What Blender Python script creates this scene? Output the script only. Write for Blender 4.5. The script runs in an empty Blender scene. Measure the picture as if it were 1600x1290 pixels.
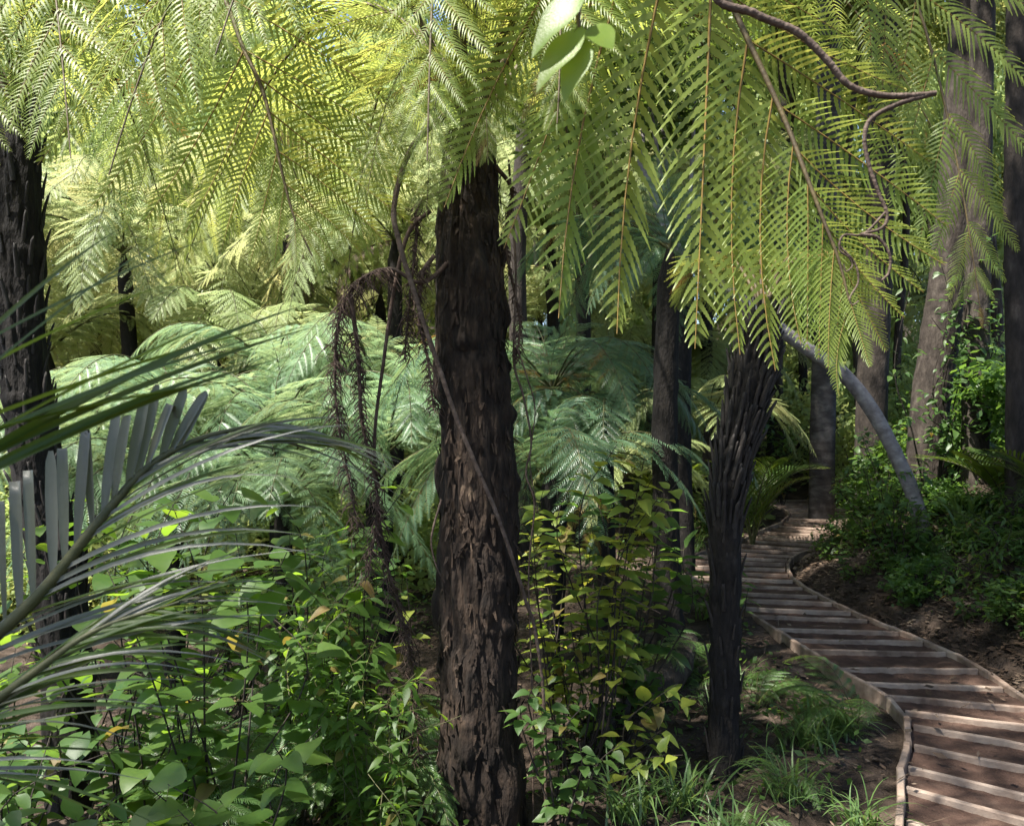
import bpy, math, random
import numpy as np
from mathutils import Vector, Matrix, Quaternion

# ------------------------------------------------------------------ camera, sky, sun, exposure
S = bpy.context.scene
COL = S.collection
EYE = 1.6
FPX, CX, HORIZON = 1300.0, 800.0, 700.0
cam = bpy.data.cameras.new('camera')
cam.sensor_width = 36.0
cam.lens = 36.0 * FPX / 1600.0
cam.shift_y = 55.0 / 1600.0
cam.clip_start = 0.05
cam.clip_end = 1000.0
cam.dof.use_dof = True
cam.dof.focus_distance = 4.2
cam.dof.aperture_fstop = 6.3
camo = bpy.data.objects.new('camera', cam)
camo.location = (0, 0, EYE)
camo.rotation_euler = (math.radians(90), 0, 0)
COL.objects.link(camo)
S.camera = camo

SUN_DIR = Vector((-0.42, -0.27, 0.95)).normalized()      # towards the sun
W = bpy.data.worlds.new('World'); S.world = W; W.use_nodes = True
wn = W.node_tree.nodes; wl = W.node_tree.links
sky = wn.new('ShaderNodeTexSky'); sky.sky_type = 'NISHITA'; sky.sun_disc = False
sky.sun_elevation = math.asin(SUN_DIR.z)
sky.sun_rotation = math.atan2(SUN_DIR.x, SUN_DIR.y)
wn['Background'].inputs['Strength'].default_value = 0.085
wl.new(sky.outputs[0], wn['Background'].inputs['Color'])
sl = bpy.data.lights.new('sun', 'SUN'); sl.energy = 4.8; sl.angle = math.radians(1.0)
sl.color = (1.0, 0.95, 0.86)
so = bpy.data.objects.new('sun', sl); COL.objects.link(so)
so.rotation_euler = SUN_DIR.to_track_quat('Z', 'Y').to_euler()
so.location = SUN_DIR * 40
S.view_settings.view_transform = 'Standard'
S.view_settings.look = 'None'
S.view_settings.gamma = 1.0
S.view_settings.use_curve_mapping = False
S.view_settings.exposure = 1.88
S.cycles.max_bounces = 8
S.cycles.diffuse_bounces = 5
S.cycles.glossy_bounces = 2
S.cycles.transmission_bounces = 5
S.cycles.caustics_reflective = False
S.cycles.caustics_refractive = False
S.cycles.use_denoising = True
S.cycles.sample_clamp_indirect = 6.0
S.render.use_persistent_data = False

R = random.Random(7)
RN = np.random.RandomState(11)


def at(px, row, d):
    """a point seen at that place of the photograph, d metres in front of the camera plane"""
    return Vector(((px - CX) / FPX * d, d, EYE + (HORIZON - row) / FPX * d))


# ------------------------------------------------------------------ materials
def newmat(name):
    m = bpy.data.materials.new(name); m.use_nodes = True
    n = m.node_tree.nodes; n.clear()
    return m, n, m.node_tree.links


def leafmat(name, c1, c2, tr, tfac=0.45, rough=0.42, spec=0.45, scale=6.0, hue=0.03, veins=0.0):
    """leaf: c1/c2 two reflected tints, tr transmitted tint"""
    m, n, l = newmat(name)
    out = n.new('ShaderNodeOutputMaterial')
    info = n.new('ShaderNodeObjectInfo')
    tc = n.new('ShaderNodeTexCoord')
    noi = n.new('ShaderNodeTexNoise'); noi.inputs['Scale'].default_value = scale; noi.inputs['Detail'].default_value = 3
    l.new(tc.outputs['Object'], noi.inputs['Vector'])
    add = n.new('ShaderNodeMath'); add.operation = 'MULTIPLY_ADD'
    l.new(info.outputs['Random'], add.inputs[0]); add.inputs[1].default_value = 0.7
    sub = n.new('ShaderNodeMath'); sub.operation = 'MULTIPLY_ADD'; sub.inputs[1].default_value = 1.2; sub.inputs[2].default_value = -0.45
    l.new(noi.outputs[0], sub.inputs[0]); l.new(sub.outputs[0], add.inputs[2]); add.use_clamp = True
    mx = n.new('ShaderNodeMix'); mx.data_type = 'RGBA'
    l.new(add.outputs[0], mx.inputs['Factor']); mx.inputs['A'].default_value = (*c1, 1); mx.inputs['B'].default_value = (*c2, 1)
    t2 = tuple(min(1, a * b) for a, b in zip(tr, (1.15, 0.86, 0.8)))
    mt = n.new('ShaderNodeMix'); mt.data_type = 'RGBA'
    l.new(add.outputs[0], mt.inputs['Factor']); mt.inputs['A'].default_value = (*tr, 1); mt.inputs['B'].default_value = (*t2, 1)
    p = n.new('ShaderNodeBsdfPrincipled'); p.inputs['Roughness'].default_value = rough
    p.inputs['Specular IOR Level'].default_value = spec
    l.new(mx.outputs['Result'], p.inputs['Base Color'])
    t = n.new('ShaderNodeBsdfTranslucent'); l.new(mt.outputs['Result'], t.inputs['Color'])
    ms = n.new('ShaderNodeMixShader'); ms.inputs[0].default_value = tfac
    l.new(p.outputs[0], ms.inputs[1]); l.new(t.outputs[0], ms.inputs[2]); l.new(ms.outputs[0], out.inputs['Surface'])
    bn = n.new('ShaderNodeTexNoise'); bn.inputs['Scale'].default_value = scale * 9
    l.new(tc.outputs['Object'], bn.inputs['Vector'])
    b = n.new('ShaderNodeBump'); b.inputs['Strength'].default_value = 0.12; b.inputs['Distance'].default_value = 0.01
    l.new(bn.outputs[0], b.inputs['Height']); l.new(b.outputs[0], p.inputs['Normal'])
    return m


def roughmat(name, cols, scale=(8, 8, 8), detail=6, rough=0.85, bump=0.6, bscale=40, bdist=0.01, spec=0.25, coord='Object', patch=0.0):
    """matte mottled surface: cols = [(pos, rgb)...]"""
    m, n, l = newmat(name)
    out = n.new('ShaderNodeOutputMaterial'); p = n.new('ShaderNodeBsdfPrincipled')
    l.new(p.outputs[0], out.inputs['Surface'])
    p.inputs['Roughness'].default_value = rough; p.inputs['Specular IOR Level'].default_value = spec
    tc = n.new('ShaderNodeTexCoord'); mp = n.new('ShaderNodeMapping')
    mp.inputs['Scale'].default_value = scale
    l.new(tc.outputs[coord], mp.inputs['Vector'])
    noi = n.new('ShaderNodeTexNoise'); noi.inputs['Scale'].default_value = 1.0; noi.inputs['Detail'].default_value = detail; noi.inputs['Roughness'].default_value = 0.62
    l.new(mp.outputs[0], noi.inputs['Vector'])
    info = n.new('ShaderNodeObjectInfo')
    ad = n.new('ShaderNodeMath'); ad.operation = 'MULTIPLY_ADD'; ad.inputs[1].default_value = 0.12
    sb = n.new('ShaderNodeMath'); sb.operation = 'SUBTRACT'; sb.inputs[1].default_value = 0.06
    l.new(info.outputs['Random'], ad.inputs[0]); l.new(noi.outputs[0], sb.inputs[0]); l.new(sb.outputs[0], ad.inputs[2])
    cr = n.new('ShaderNodeValToRGB')
    e = cr.color_ramp.elements
    while len(e) < len(cols): e.new(0.5)
    for k, (pos, c) in enumerate(cols):
        e[k].position = pos; e[k].color = (*c, 1)
    if patch:
        pn = n.new('ShaderNodeTexNoise'); pn.inputs['Scale'].default_value = 3.2; pn.inputs['Detail'].default_value = 4
        l.new(tc.outputs[coord], pn.inputs['Vector'])
        pm = n.new('ShaderNodeMath'); pm.operation = 'MULTIPLY_ADD'; pm.inputs[1].default_value = patch; l.new(pn.outputs[0], pm.inputs[0])
        l.new(ad.outputs[0], pm.inputs[2]); ps = n.new('ShaderNodeMath'); ps.operation = 'SUBTRACT'; ps.inputs[1].default_value = patch * .5
        l.new(pm.outputs[0], ps.inputs[0]); l.new(ps.outputs[0], cr.inputs[0])
    else:
        l.new(ad.outputs[0], cr.inputs[0])
    l.new(cr.outputs[0], p.inputs['Base Color'])
    bn = n.new('ShaderNodeTexNoise'); bn.inputs['Scale'].default_value = bscale / max(scale); bn.inputs['Detail'].default_value = 5
    l.new(mp.outputs[0], bn.inputs['Vector'])
    b = n.new('ShaderNodeBump'); b.inputs['Strength'].default_value = bump; b.inputs['Distance'].default_value = bdist
    l.new(bn.outputs[0], b.inputs['Height']); l.new(b.outputs[0], p.inputs['Normal'])
    return m


M = {}
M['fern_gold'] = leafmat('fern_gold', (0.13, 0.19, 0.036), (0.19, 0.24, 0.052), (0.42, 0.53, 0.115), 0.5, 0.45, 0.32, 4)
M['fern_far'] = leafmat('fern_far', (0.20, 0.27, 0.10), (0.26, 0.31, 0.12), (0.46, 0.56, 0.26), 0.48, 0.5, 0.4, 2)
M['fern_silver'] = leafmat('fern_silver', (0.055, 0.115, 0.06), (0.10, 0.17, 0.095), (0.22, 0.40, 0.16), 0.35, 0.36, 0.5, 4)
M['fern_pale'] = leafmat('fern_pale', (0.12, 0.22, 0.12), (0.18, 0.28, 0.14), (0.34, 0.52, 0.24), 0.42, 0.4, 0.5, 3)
M['fern_ground'] = leafmat('fern_ground', (0.05, 0.11, 0.03), (0.08, 0.15, 0.04), (0.22, 0.40, 0.07), 0.4, 0.4, 0.5, 4)
M['leaf_bright'] = leafmat('leaf_bright', (0.035, 0.078, 0.018), (0.075, 0.125, 0.026), (0.24, 0.46, 0.04), 0.46, 0.42, 0.35, 7)
M['fern_old'] = leafmat('fern_old', (0.15, 0.11, 0.03), (0.20, 0.13, 0.04), (0.34, 0.22, 0.06), 0.35, 0.6, 0.25, 4)
M['leaf_old'] = leafmat('leaf_old', (0.15, 0.14, 0.03), (0.11, 0.07, 0.03), (0.36, 0.32, 0.06), 0.35, 0.55, 0.3, 6)
M['leaf_lime'] = leafmat('leaf_lime', (0.12, 0.20, 0.03), (0.17, 0.24, 0.04), (0.42, 0.55, 0.07), 0.5, 0.4, 0.4, 5)
M['leaf_mid'] = leafmat('leaf_mid', (0.035, 0.078, 0.022), (0.068, 0.12, 0.03), (0.19, 0.38, 0.055), 0.42, 0.4, 0.4, 5)
M['leaf_yellow'] = leafmat('leaf_yellow', (0.12, 0.19, 0.035), (0.21, 0.235, 0.04), (0.46, 0.56, 0.07), 0.46, 0.38, 0.5, 7)
M['leaf_forest'] = leafmat('leaf_forest', (0.15, 0.22, 0.07), (0.21, 0.27, 0.09), (0.42, 0.54, 0.18), 0.5, 0.45, 0.4, 0.6)
M['leaf_canopy'] = leafmat('leaf_canopy', (0.04, 0.075, 0.02), (0.07, 0.11, 0.03), (0.16, 0.28, 0.04), 0.35, 0.45, 0.4, 0.6)
M['palm_leaf'] = leafmat('palm_leaf', (0.085, 0.095, 0.068), (0.155, 0.155, 0.13), (0.17, 0.22, 0.06), 0.25, 0.42, 0.45, 8)
M['palm_green'] = leafmat('palm_green', (0.03, 0.065, 0.016), (0.065, 0.10, 0.025), (0.24, 0.36, 0.035), 0.4, 0.45, 0.3, 5)
M['grass'] = leafmat('grass', (0.06, 0.12, 0.035), (0.10, 0.16, 0.05), (0.22, 0.38, 0.08), 0.38, 0.38, 0.5, 5)
M['dead'] = roughmat('dead_frond', [(0.3, (0.030, 0.018, 0.013)), (0.6, (0.085, 0.055, 0.042)), (0.8, (0.16, 0.12, 0.10))], (20, 20, 20), 4, 0.8, 0.4, 60)
M['costa'] = roughmat('costa', [(0.3, (0.13, 0.08, 0.022)), (0.7, (0.20, 0.13, 0.035))], (30, 30, 30), 2, 0.5, 0.1, 60)
M['rachis'] = roughmat('rachis', [(0.3, (0.045, 0.032, 0.018)), (0.7, (0.10, 0.075, 0.03))], (20, 20, 20), 3, 0.6, 0.3, 60)
M['rachis_green'] = roughmat('rachis_green', [(0.3, (0.045, 0.05, 0.018)), (0.7, (0.09, 0.085, 0.035))], (20, 20, 20), 3, 0.5, 0.2, 60)
M['fern_bark'] = roughmat('fern_bark', [(0.25, (0.007, 0.005, 0.004)), (0.5, (0.021, 0.014, 0.010)), (0.64, (0.043, 0.028, 0.019)), (0.8, (0.10, 0.070, 0.046))], (30, 30, 9), 8, 0.9, 0.9, 90, 0.012, patch=.7)
M['dark_bark'] = roughmat('dark_bark', [(0.25, (0.004, 0.0033, 0.003)), (0.55, (0.010, 0.008, 0.007)), (0.8, (0.030, 0.024, 0.019))], (30, 30, 10), 7, 0.85, 0.9, 90, 0.012)
M['stub'] = roughmat('stub', [(0.25, (0.006, 0.0045, 0.004)), (0.55, (0.016, 0.012, 0.010)), (0.8, (0.065, 0.052, 0.047))], (40, 40, 12), 6, 0.65, 0.6, 90, 0.008, 0.4)
M['grey_bark'] = roughmat('grey_bark', [(0.3, (0.075, 0.062, 0.058)), (0.5, (0.17, 0.15, 0.145)), (0.68, (0.26, 0.24, 0.225)), (0.8, (0.35, 0.33, 0.30))], (9, 9, 16), 8, 0.8, 0.6, 60, 0.01, patch=.4)
M['ring_bark'] = roughmat('ring_bark', [(0.3, (0.020, 0.017, 0.016)), (0.5, (0.042, 0.037, 0.036)), (0.7, (0.095, 0.088, 0.083))], (4, 4, 11), 9, 0.8, 0.6, 60, 0.01, patch=.5)
M['brown_bark'] = roughmat('brown_bark', [(0.3, (0.014, 0.011, 0.009)), (0.55, (0.036, 0.028, 0.023)), (0.8, (0.09, 0.075, 0.062))], (14, 14, 5), 7, 0.88, 0.8, 60, 0.015)
M['liana'] = roughmat('liana', [(0.3, (0.035, 0.022, 0.016)), (0.6, (0.095, 0.066, 0.050)), (0.8, (0.16, 0.12, 0.095))], (30, 30, 30), 5, 0.7, 0.5, 70)
M['soil'] = roughmat('soil', [(0.28, (0.016, 0.011, 0.008)), (0.5, (0.036, 0.025, 0.018)), (0.64, (0.07, 0.05, 0.038)), (0.78, (0.13, 0.10, 0.08))], (5, 5, 5), 10, 0.95, 0.9, 60, 0.03, patch=.4)
M['path_soil'] = roughmat('path_soil', [(0.3, (0.030, 0.017, 0.012)), (0.5, (0.058, 0.033, 0.024)), (0.7, (0.095, 0.060, 0.044))], (7, 7, 7), 10, 0.95, 0.7, 90, 0.015, patch=.4)
M['board'] = roughmat('board', [(0.3, (0.11, 0.075, 0.057)), (0.5, (0.22, 0.165, 0.13)), (0.7, (0.32, 0.255, 0.205))], (6, 6, 6), 9, 0.85, 0.5, 90, 0.006, patch=.5)
M['litter'] = roughmat('litter', [(0.35, (0.035, 0.022, 0.014)), (0.5, (0.085, 0.056, 0.038)), (0.65, (0.19, 0.145, 0.105))], (1.6, 1.6, 1.6), 3, 0.8, 0.2, 20)


# ------------------------------------------------------------------ mesh helpers (everything is quads)
class Q:
    def __init__(s):
        s.V = []; s.F = []; s.Mi = []; s.n = 0

    def add(s, V, F, mi=0):
        V = np.asarray(V, float).reshape(-1, 3); F = np.asarray(F, int).reshape(-1, 4)
        s.V.append(V); s.F.append(F + s.n)
        s.Mi.append(np.full(len(F), mi, int) if np.isscalar(mi) else np.asarray(mi, int))
        s.n += len(V)

    def arrays(s):
        return np.concatenate(s.V), np.concatenate(s.F), np.concatenate(s.Mi)

    def mesh(s, name, mats, smooth=True):
        return mk_mesh(name, *s.arrays(), mats, smooth)


def mk_mesh(name, V, F, MI, mats, smooth=True):
    me = bpy.data.meshes.new(name)
    me.vertices.add(len(V)); me.vertices.foreach_set('co', np.ascontiguousarray(V, dtype=np.float32).ravel())
    me.loops.add(len(F) * 4); me.loops.foreach_set('vertex_index', np.ascontiguousarray(F, dtype=np.int32).ravel())
    me.polygons.add(len(F)); me.polygons.foreach_set('loop_start', np.arange(0, len(F) * 4, 4, dtype=np.int32))
    for mt in mats: me.materials.append(M[mt] if isinstance(mt, str) else mt)
    me.polygons.foreach_set('material_index', np.ascontiguousarray(MI, dtype=np.int32))
    me.polygons.foreach_set('use_smooth', np.full(len(F), smooth))
    me.update(calc_edges=True)
    return me


def obj(name, me, parent=None, mat=None):
    o = bpy.data.objects.new(name, me); COL.objects.link(o)
    if parent is not None: o.parent = parent
    if mat is not None: o.matrix_basis = mat
    return o


def thing(name, label, cat, loc=(0, 0, 0), group=None):
    o = bpy.data.objects.new(name, None); o.empty_display_size = 0.2; COL.objects.link(o)
    o.location = loc; o['label'] = label; o['category'] = cat
    if group: o['group'] = group
    return o


def tag(o, label, cat, group=None):
    o['label'] = label; o['category'] = cat
    if group: o['group'] = group
    return o


def setting(o, kind='structure', label=None):
    o['kind'] = kind
    if label: o['label'] = label
    return o


def nrm(v):
    v = np.asarray(v, float)
    return v / (np.linalg.norm(v) + 1e-12)


def frames(P):
    """tangents and parallel-transported sides/normals along a polyline"""
    P = np.asarray(P, float)
    T = np.gradient(P, axis=0); T /= np.linalg.norm(T, axis=1)[:, None] + 1e-12
    s = np.cross(T[0], (0, 0, 1.0))
    if np.linalg.norm(s) < 0.05: s = np.array((1.0, 0, 0))
    Ss = []; s = nrm(s)
    for t in T:
        s = nrm(s - t * np.dot(s, t)); Ss.append(s)
    Ss = np.array(Ss)
    return T, Ss, np.cross(Ss, T)


def tube_arrays(P, rad, sides=6):
    P = np.asarray(P, float); n = len(P)
    T, A, B = frames(P)
    rad = np.broadcast_to(np.asarray(rad, float), (n,))
    th = np.linspace(0, 2 * math.pi, sides, endpoint=False)
    V = P[:, None, :] + rad[:, None, None] * (np.cos(th)[None, :, None] * A[:, None, :] + np.sin(th)[None, :, None] * B[:, None, :])
    i = np.arange(n - 1)[:, None] * sides; j = np.arange(sides)[None, :]; k = (j + 1) % sides
    F = np.stack([i + j, i + sides + j, i + sides + k, i + k], -1).reshape(-1, 4)[:, ::-1]
    return V.reshape(-1, 3), F


def spline(pts, n):
    """Catmull-Rom through pts"""
    P = np.asarray([tuple(p) for p in pts], float)
    P = np.vstack([2 * P[0] - P[1], P, 2 * P[-1] - P[-2]])
    m = len(P) - 3
    u = np.linspace(0, m - 1e-6, n); k = u.astype(int); t = (u - k)[:, None]
    a, b, c, d = P[k], P[k + 1], P[k + 2], P[k + 3]
    return 0.5 * ((2 * b) + (-a + c) * t + (2 * a - 5 * b + 4 * c - d) * t ** 2 + (-a + 3 * b - 3 * c + d) * t ** 3)


def vnoise(u, v, seed, pu):
    """smooth value noise, periodic in u with pu cells"""
    rs = np.random.RandomState(seed); T = rs.rand(pu, 257)
    iu = np.floor(u).astype(int); iv = np.floor(v).astype(int)
    fu = u - iu; fv = v - iv
    fu = fu * fu * (3 - 2 * fu); fv = fv * fv * (3 - 2 * fv)
    g = lambda a, b: T[a % pu, b % 257]
    return (g(iu, iv) * (1 - fu) + g(iu + 1, iv) * fu) * (1 - fv) + (g(iu, iv + 1) * (1 - fu) + g(iu + 1, iv + 1) * fu) * fv


def trunk_mesh(name, pts, rads, mat, sides=48, rings=140, rough=0.12, seed=1, vstretch=5.0, ring=0.0, ringstep=0.12):
    """a trunk through pts with radii, with real bark relief (vertical ridges and broken flakes)"""
    P = spline(pts, rings)
    t = np.linspace(0, 1, rings)
    r = np.interp(t, np.linspace(0, 1, len(rads)), rads)
    T, A, B = frames(P)
    th = np.linspace(0, 1, sides, endpoint=False)
    L = np.concatenate([[0], np.cumsum(np.linalg.norm(np.diff(P, axis=0), axis=1))])
    U, Vv = np.meshgrid(th, L)
    d = np.zeros_like(U)
    for c, a, s in ((6, .5, 0), (14, .45, 1), (28, .35, 2), (52, .22, 3)):
        if c * 2 > sides: break
        nz = vnoise(U * c, Vv * c / vstretch / (2 * math.pi * max(rads)) , seed * 10 + s, c)
        d += a * (np.abs(nz - .5) * 2 - .5 if s else nz - .5)
    fl = vnoise(U * 10, Vv * 9, seed * 10 + 7, 10)
    d += 0.5 * (fl > 0.62) * (fl - 0.62) * 3
    if ring:
        d += ring * np.abs(np.sin(Vv / ringstep * math.pi + vnoise(U * 4, Vv * 2, seed + 5, 4) * 1.2)) ** 0.3 * 1.0
    rr = r[:, None] * (1 + rough * d)
    ang = U * 2 * math.pi
    V = P[:, None, :] + rr[..., None] * (np.cos(ang)[..., None] * A[:, None, :] + np.sin(ang)[..., None] * B[:, None, :])
    i = np.arange(rings - 1)[:, None] * sides; j = np.arange(sides)[None, :]; k = (j + 1) % sides
    F = np.stack([i + j, i + sides + j, i + sides + k, i + k], -1).reshape(-1, 4)[:, ::-1]
    return mk_mesh(name, V.reshape(-1, 3), F, np.zeros(len(F)), [mat])


# ------------------------------------------------------------------ leaves
def leaf_mesh(name, mat, prof, fold=0.18, bend=0.25, n=7, stalk=0.0, stalkmat='rachis_green', seed=0):
    """unit leaf along +x, half widths from prof(t)"""
    q = Q(); rs = np.random.RandomState(seed)
    t = np.linspace(0, 1, n); w = np.array([prof(a) for a in t]); w[-1] = 0.004
    z = -bend * t ** 2; y0 = 0.05 * np.sin(t * 3 + seed)
    x = t
    wav = 0.02 * np.sin(t * 9 + seed)
    Lf = np.stack([x, y0 + w, z + fold * w + wav * (w > .02)], 1); C = np.stack([x, y0, z], 1); Rt = np.stack([x, y0 - w, z + fold * w - wav * (w > .02)], 1)
    V = np.concatenate([Lf, C, Rt]); F = []
    for k in range(n - 1):
        F.append((k, n + k, n + k + 1, k + 1)); F.append((n + k, 2 * n + k, 2 * n + k + 1, n + k + 1))
    q.add(V, F, 0)
    if stalk:
        v, f = tube_arrays([(-stalk, 0, 0.02), (-stalk * .4, 0, 0.01), (0.3, 0.0, -0.008 - bend * .09)], [0.012, 0.011, 0.006], 4); q.add(v, f, 1)
    return q.mesh(name, [mat, stalkmat])


ovate = lambda t: 0.30 * math.sin(math.pi * min(1, t ** 0.62)) ** 0.85 + 0.004
heart = lambda t: 0.46 * (math.sin(math.pi * min(1, (t * .94 + .06) ** 0.5)) ** 0.7) + 0.004
lance = lambda t: 0.17 * math.sin(math.pi * min(1, t ** 0.8)) + 0.004
LEAF = {}
for s in range(3):
    LEAF['heart', s] = leaf_mesh('leaf_heart', 'leaf_bright', heart, 0.12, 0.18 + .1 * s, 8, .35, seed=s)
    LEAF['ovate', s] = leaf_mesh('leaf_ovate', 'leaf_yellow', ovate, 0.25, 0.2 + .12 * s, 7, .15, seed=s)
    LEAF['green', s] = leaf_mesh('leaf_green', 'leaf_mid', ovate, 0.22, 0.15 + .1 * s, 6, .12, seed=s)
    LEAF['old', s] = leaf_mesh('leaf_old', 'leaf_old', ovate, 0.35, 0.4 + .2 * s, 6, .12, seed=s + 5)
    LEAF['lance', s] = leaf_mesh('leaf_lance', 'leaf_bright', lance, 0.2, 0.25 + .1 * s, 6, .1, seed=s)


def basis(x, up, loc, s):
    X = nrm(x); Zt = np.asarray(up, float); Z = nrm(Zt - X * np.dot(Zt, X)); Y = np.cross(Z, X)
    if np.isscalar(s): s = (s, s, s)
    return Matrix(((X[0] * s[0], Y[0] * s[1], Z[0] * s[2], loc[0]), (X[1] * s[0], Y[1] * s[1], Z[1] * s[2], loc[1]),
                   (X[2] * s[0], Y[2] * s[1], Z[2] * s[2], loc[2]), (0, 0, 0, 1)))


# ------------------------------------------------------------------ fern fronds
def pinna_arrays(n, teeth, plen=0.17, wid=0.5, droop=0.2, roof=0.3, ang=62, seed=0, costa=0.006):
    """one pinna (unit length along +x) with n pairs of toothed leaflets"""
    q = Q(); rs = np.random.RandomState(seed)
    cz = lambda u: -droop * u ** 2
    cy = lambda u: 0.10 * math.sin(seed * 2.1 + .5) * u ** 2
    P = np.array([(u, cy(u), cz(u)) for u in np.linspace(0, 1, 7)])
    v, f = tube_arrays(P, np.linspace(costa, costa * .25, 7), 4); q.add(v, f, 1)
    sp = 1.0 / n
    for i in range(n):
        u = 0.03 + 0.965 * (1 - (1 - i / n) ** 1.08)
        ln = plen * min(1, .72 + u * 1.6) * (1 - u ** 2.1) ** 0.85 + 0.012
        for sd in (1, -1):
            a = math.radians(ang - 22 * u + rs.uniform(-5, 5))
            l2 = ln * rs.uniform(.84, 1.08) * (rs.uniform(.3, .7) if rs.rand() < .03 else 1)
            d0 = np.array((math.cos(a), math.sin(a) * sd, 0))
            side = np.array((-d0[1], d0[0], 0))
            w = sp * wid * (1.0 if u < .8 else .8)
            base = np.array((u, cy(u), cz(u)))
            m = 2 * teeth if teeth else 2
            t = np.linspace(0, 1, m + 1)
            if teeth:
                prof = np.where(np.arange(m + 1) % 2 == 1, 1.0, 0.62) * (1 - t ** 1.7 * .93); prof[0] = .4
            else:
                prof = np.array((.4, 1.0, .08))
            rz = roof * (0.25 * t - 0.75 * t ** 2) * l2 + rs.uniform(-.004, .004)
            cxy = base + np.outer(t * l2, d0) + np.outer(t ** 2 * l2 * rs.uniform(.18, .36), (1, 0, 0))
            cxy[:, 2] += rz
            Lf = cxy + np.outer(prof * w * .5, side); Rt = cxy - np.outer(prof * w * .5, side)
            Lf[:, 2] += w * .08; Rt[:, 2] -= w * .08
            k = np.arange(m)
            q.add(np.concatenate([Lf, Rt]), np.stack([k, k + m + 1, k + m + 2, k + 1], 1), 0)
    return q.arrays()


PIN = {}
for key, n, teeth, kw in (('hero', 27, 9, {'plen': .185, 'wid': .56}), ('mid', 18, 3, {'plen': .21, 'wid': .56}), ('far', 14, 0, {'wid': .66, 'plen': .2})):
    PIN[key] = [pinna_arrays(n, teeth, seed=s, droop=.12 + .1 * s, roof=.42 + .1 * s, costa=.0046 if key == 'hero' else .0045, **kw) for s in range(3)]
PINMESH = {}


def pinmesh(lod, mat, v):
    k = (lod, mat, v)
    if k not in PINMESH: PINMESH[k] = mk_mesh('pinna_' + lod, *PIN[lod][v], [mat, 'costa'])
    return PINMESH[k]


def frond_shape(P0, mid, tip, n=36):
    P0, mid, tip = (np.asarray(tuple(p), float) for p in (P0, mid, tip))
    C = 2 * mid - (P0 + tip) / 2
    t = np.linspace(0, 1, n)[:, None]
    return (1 - t) ** 2 * P0 + 2 * t * (1 - t) * C + t ** 2 * tip


def frond_layout(P, Lmax, pairs, rs, start=0.16, lean=(0.35, 1.05), sag=0.12, twist=0.0, hint=None):
    T, A, B = frames(P)
    L = np.concatenate([[0], np.cumsum(np.linalg.norm(np.diff(P, axis=0), axis=1))]); u0 = L / L[-1]
    out = []
    if twist:
        c, s = math.cos(twist), math.sin(twist); A, B = c * A + s * B, c * B - s * A
    if hint is not None:
        H = np.asarray(hint, float)[None] - T * (T @ np.asarray(hint, float))[:, None]; H /= np.linalg.norm(H, axis=1)[:, None] + 1e-9
        if np.dot(H[0], A[0]) < 0: H = -H
        w = np.clip((u0 - .08) / .35, 0, 1)[:, None]
        A = A * (1 - w) + H * w; A /= np.linalg.norm(A, axis=1)[:, None]; B = np.cross(A, T)
    for k in range(pairs):
        v = 1 - (1 - k / pairs) ** 1.3
        u = start + (0.99 - start) * v
        f = (0.62 + 0.38 * min(1, v / .3)) * max(0.0, 1 - v ** 2.4) ** 0.8 + 0.05
        for sd in (1, -1):
            uu = min(1, u + rs.uniform(-.004, .004) + (0.008 if sd > 0 else 0))
            p = np.array([np.interp(uu, u0, P[:, c]) for c in range(3)])
            i = min(len(P) - 1, int(uu * (len(P) - 1)))
            a = lean[0] + (lean[1] - lean[0]) * v + rs.uniform(-.06, .06)
            d = sd * A[i] * math.cos(a) + T[i] * math.sin(a) + np.array((0, 0, -sag)) + B[i] * rs.uniform(-.06, .06)
            up = B[i] + sd * A[i] * rs.uniform(-.15, .15) + np.array((0, 0, .25))
            out.append((basis(d, up, p, Lmax * f * rs.uniform(.93, 1.05)), rs.randint(3)))
    T_ = T[-1]
    out.append((basis(T_ + np.array((0, 0, -.1)), B[-1], P[-1], Lmax * .09), 0))
    return out


def frond_live(root, P, Lmax, pairs, lod, mat, rs, r0=0.014, rmat='rachis', **kw):
    """a frond of its own: rachis mesh (part) with every pinna a sub-part"""
    v, f = tube_arrays(P, np.linspace(r0, r0 * .16, len(P)), 7)
    fr = obj('frond', mk_mesh('rachis', v, f, np.zeros(len(f)), [rmat]), root)
    for Mx, k in frond_layout(P, Lmax, pairs, rs, **kw):
        obj('pinna', pinmesh(lod, 'fern_old' if rs.rand() < .025 else mat, k), fr, Mx)
    return fr


def frond_baked(name, P, Lmax, pairs, lod, mat, rs, r0=0.012, rmat='rachis', **kw):
    q = Q()
    v, f = tube_arrays(P, np.linspace(r0, r0 * .16, len(P)), 5); q.add(v, f, 1)
    for Mx, k in frond_layout(P, Lmax, pairs, rs, **kw):
        V, F, MI = PIN[lod][k]; A = np.array(Mx)
        q.add(V @ A[:3, :3].T + A[:3, 3], F, MI)
    return q.mesh(name, [mat, rmat])


BAKED = {}


def baked(lod, mat, v, rmat):
    k = (lod, mat, v, rmat)
    if k not in BAKED:
        rs = np.random.RandomState(50 + v)
        h = (.30, .22, .36, .12)[v]; dz = (-.05, -.30, .10, -.5)[v]
        P = frond_shape((0, 0, 0), (0.5, 0, h), (0.93, 0.04 * (v - 1), dz), 26)
        BAKED[k] = frond_baked('frond_' + lod, P, .27, 16 if lod == 'far' else 16, lod, mat, rs, .007, rmat, sag=.15, start=.07)
    return BAKED[k]


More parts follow.
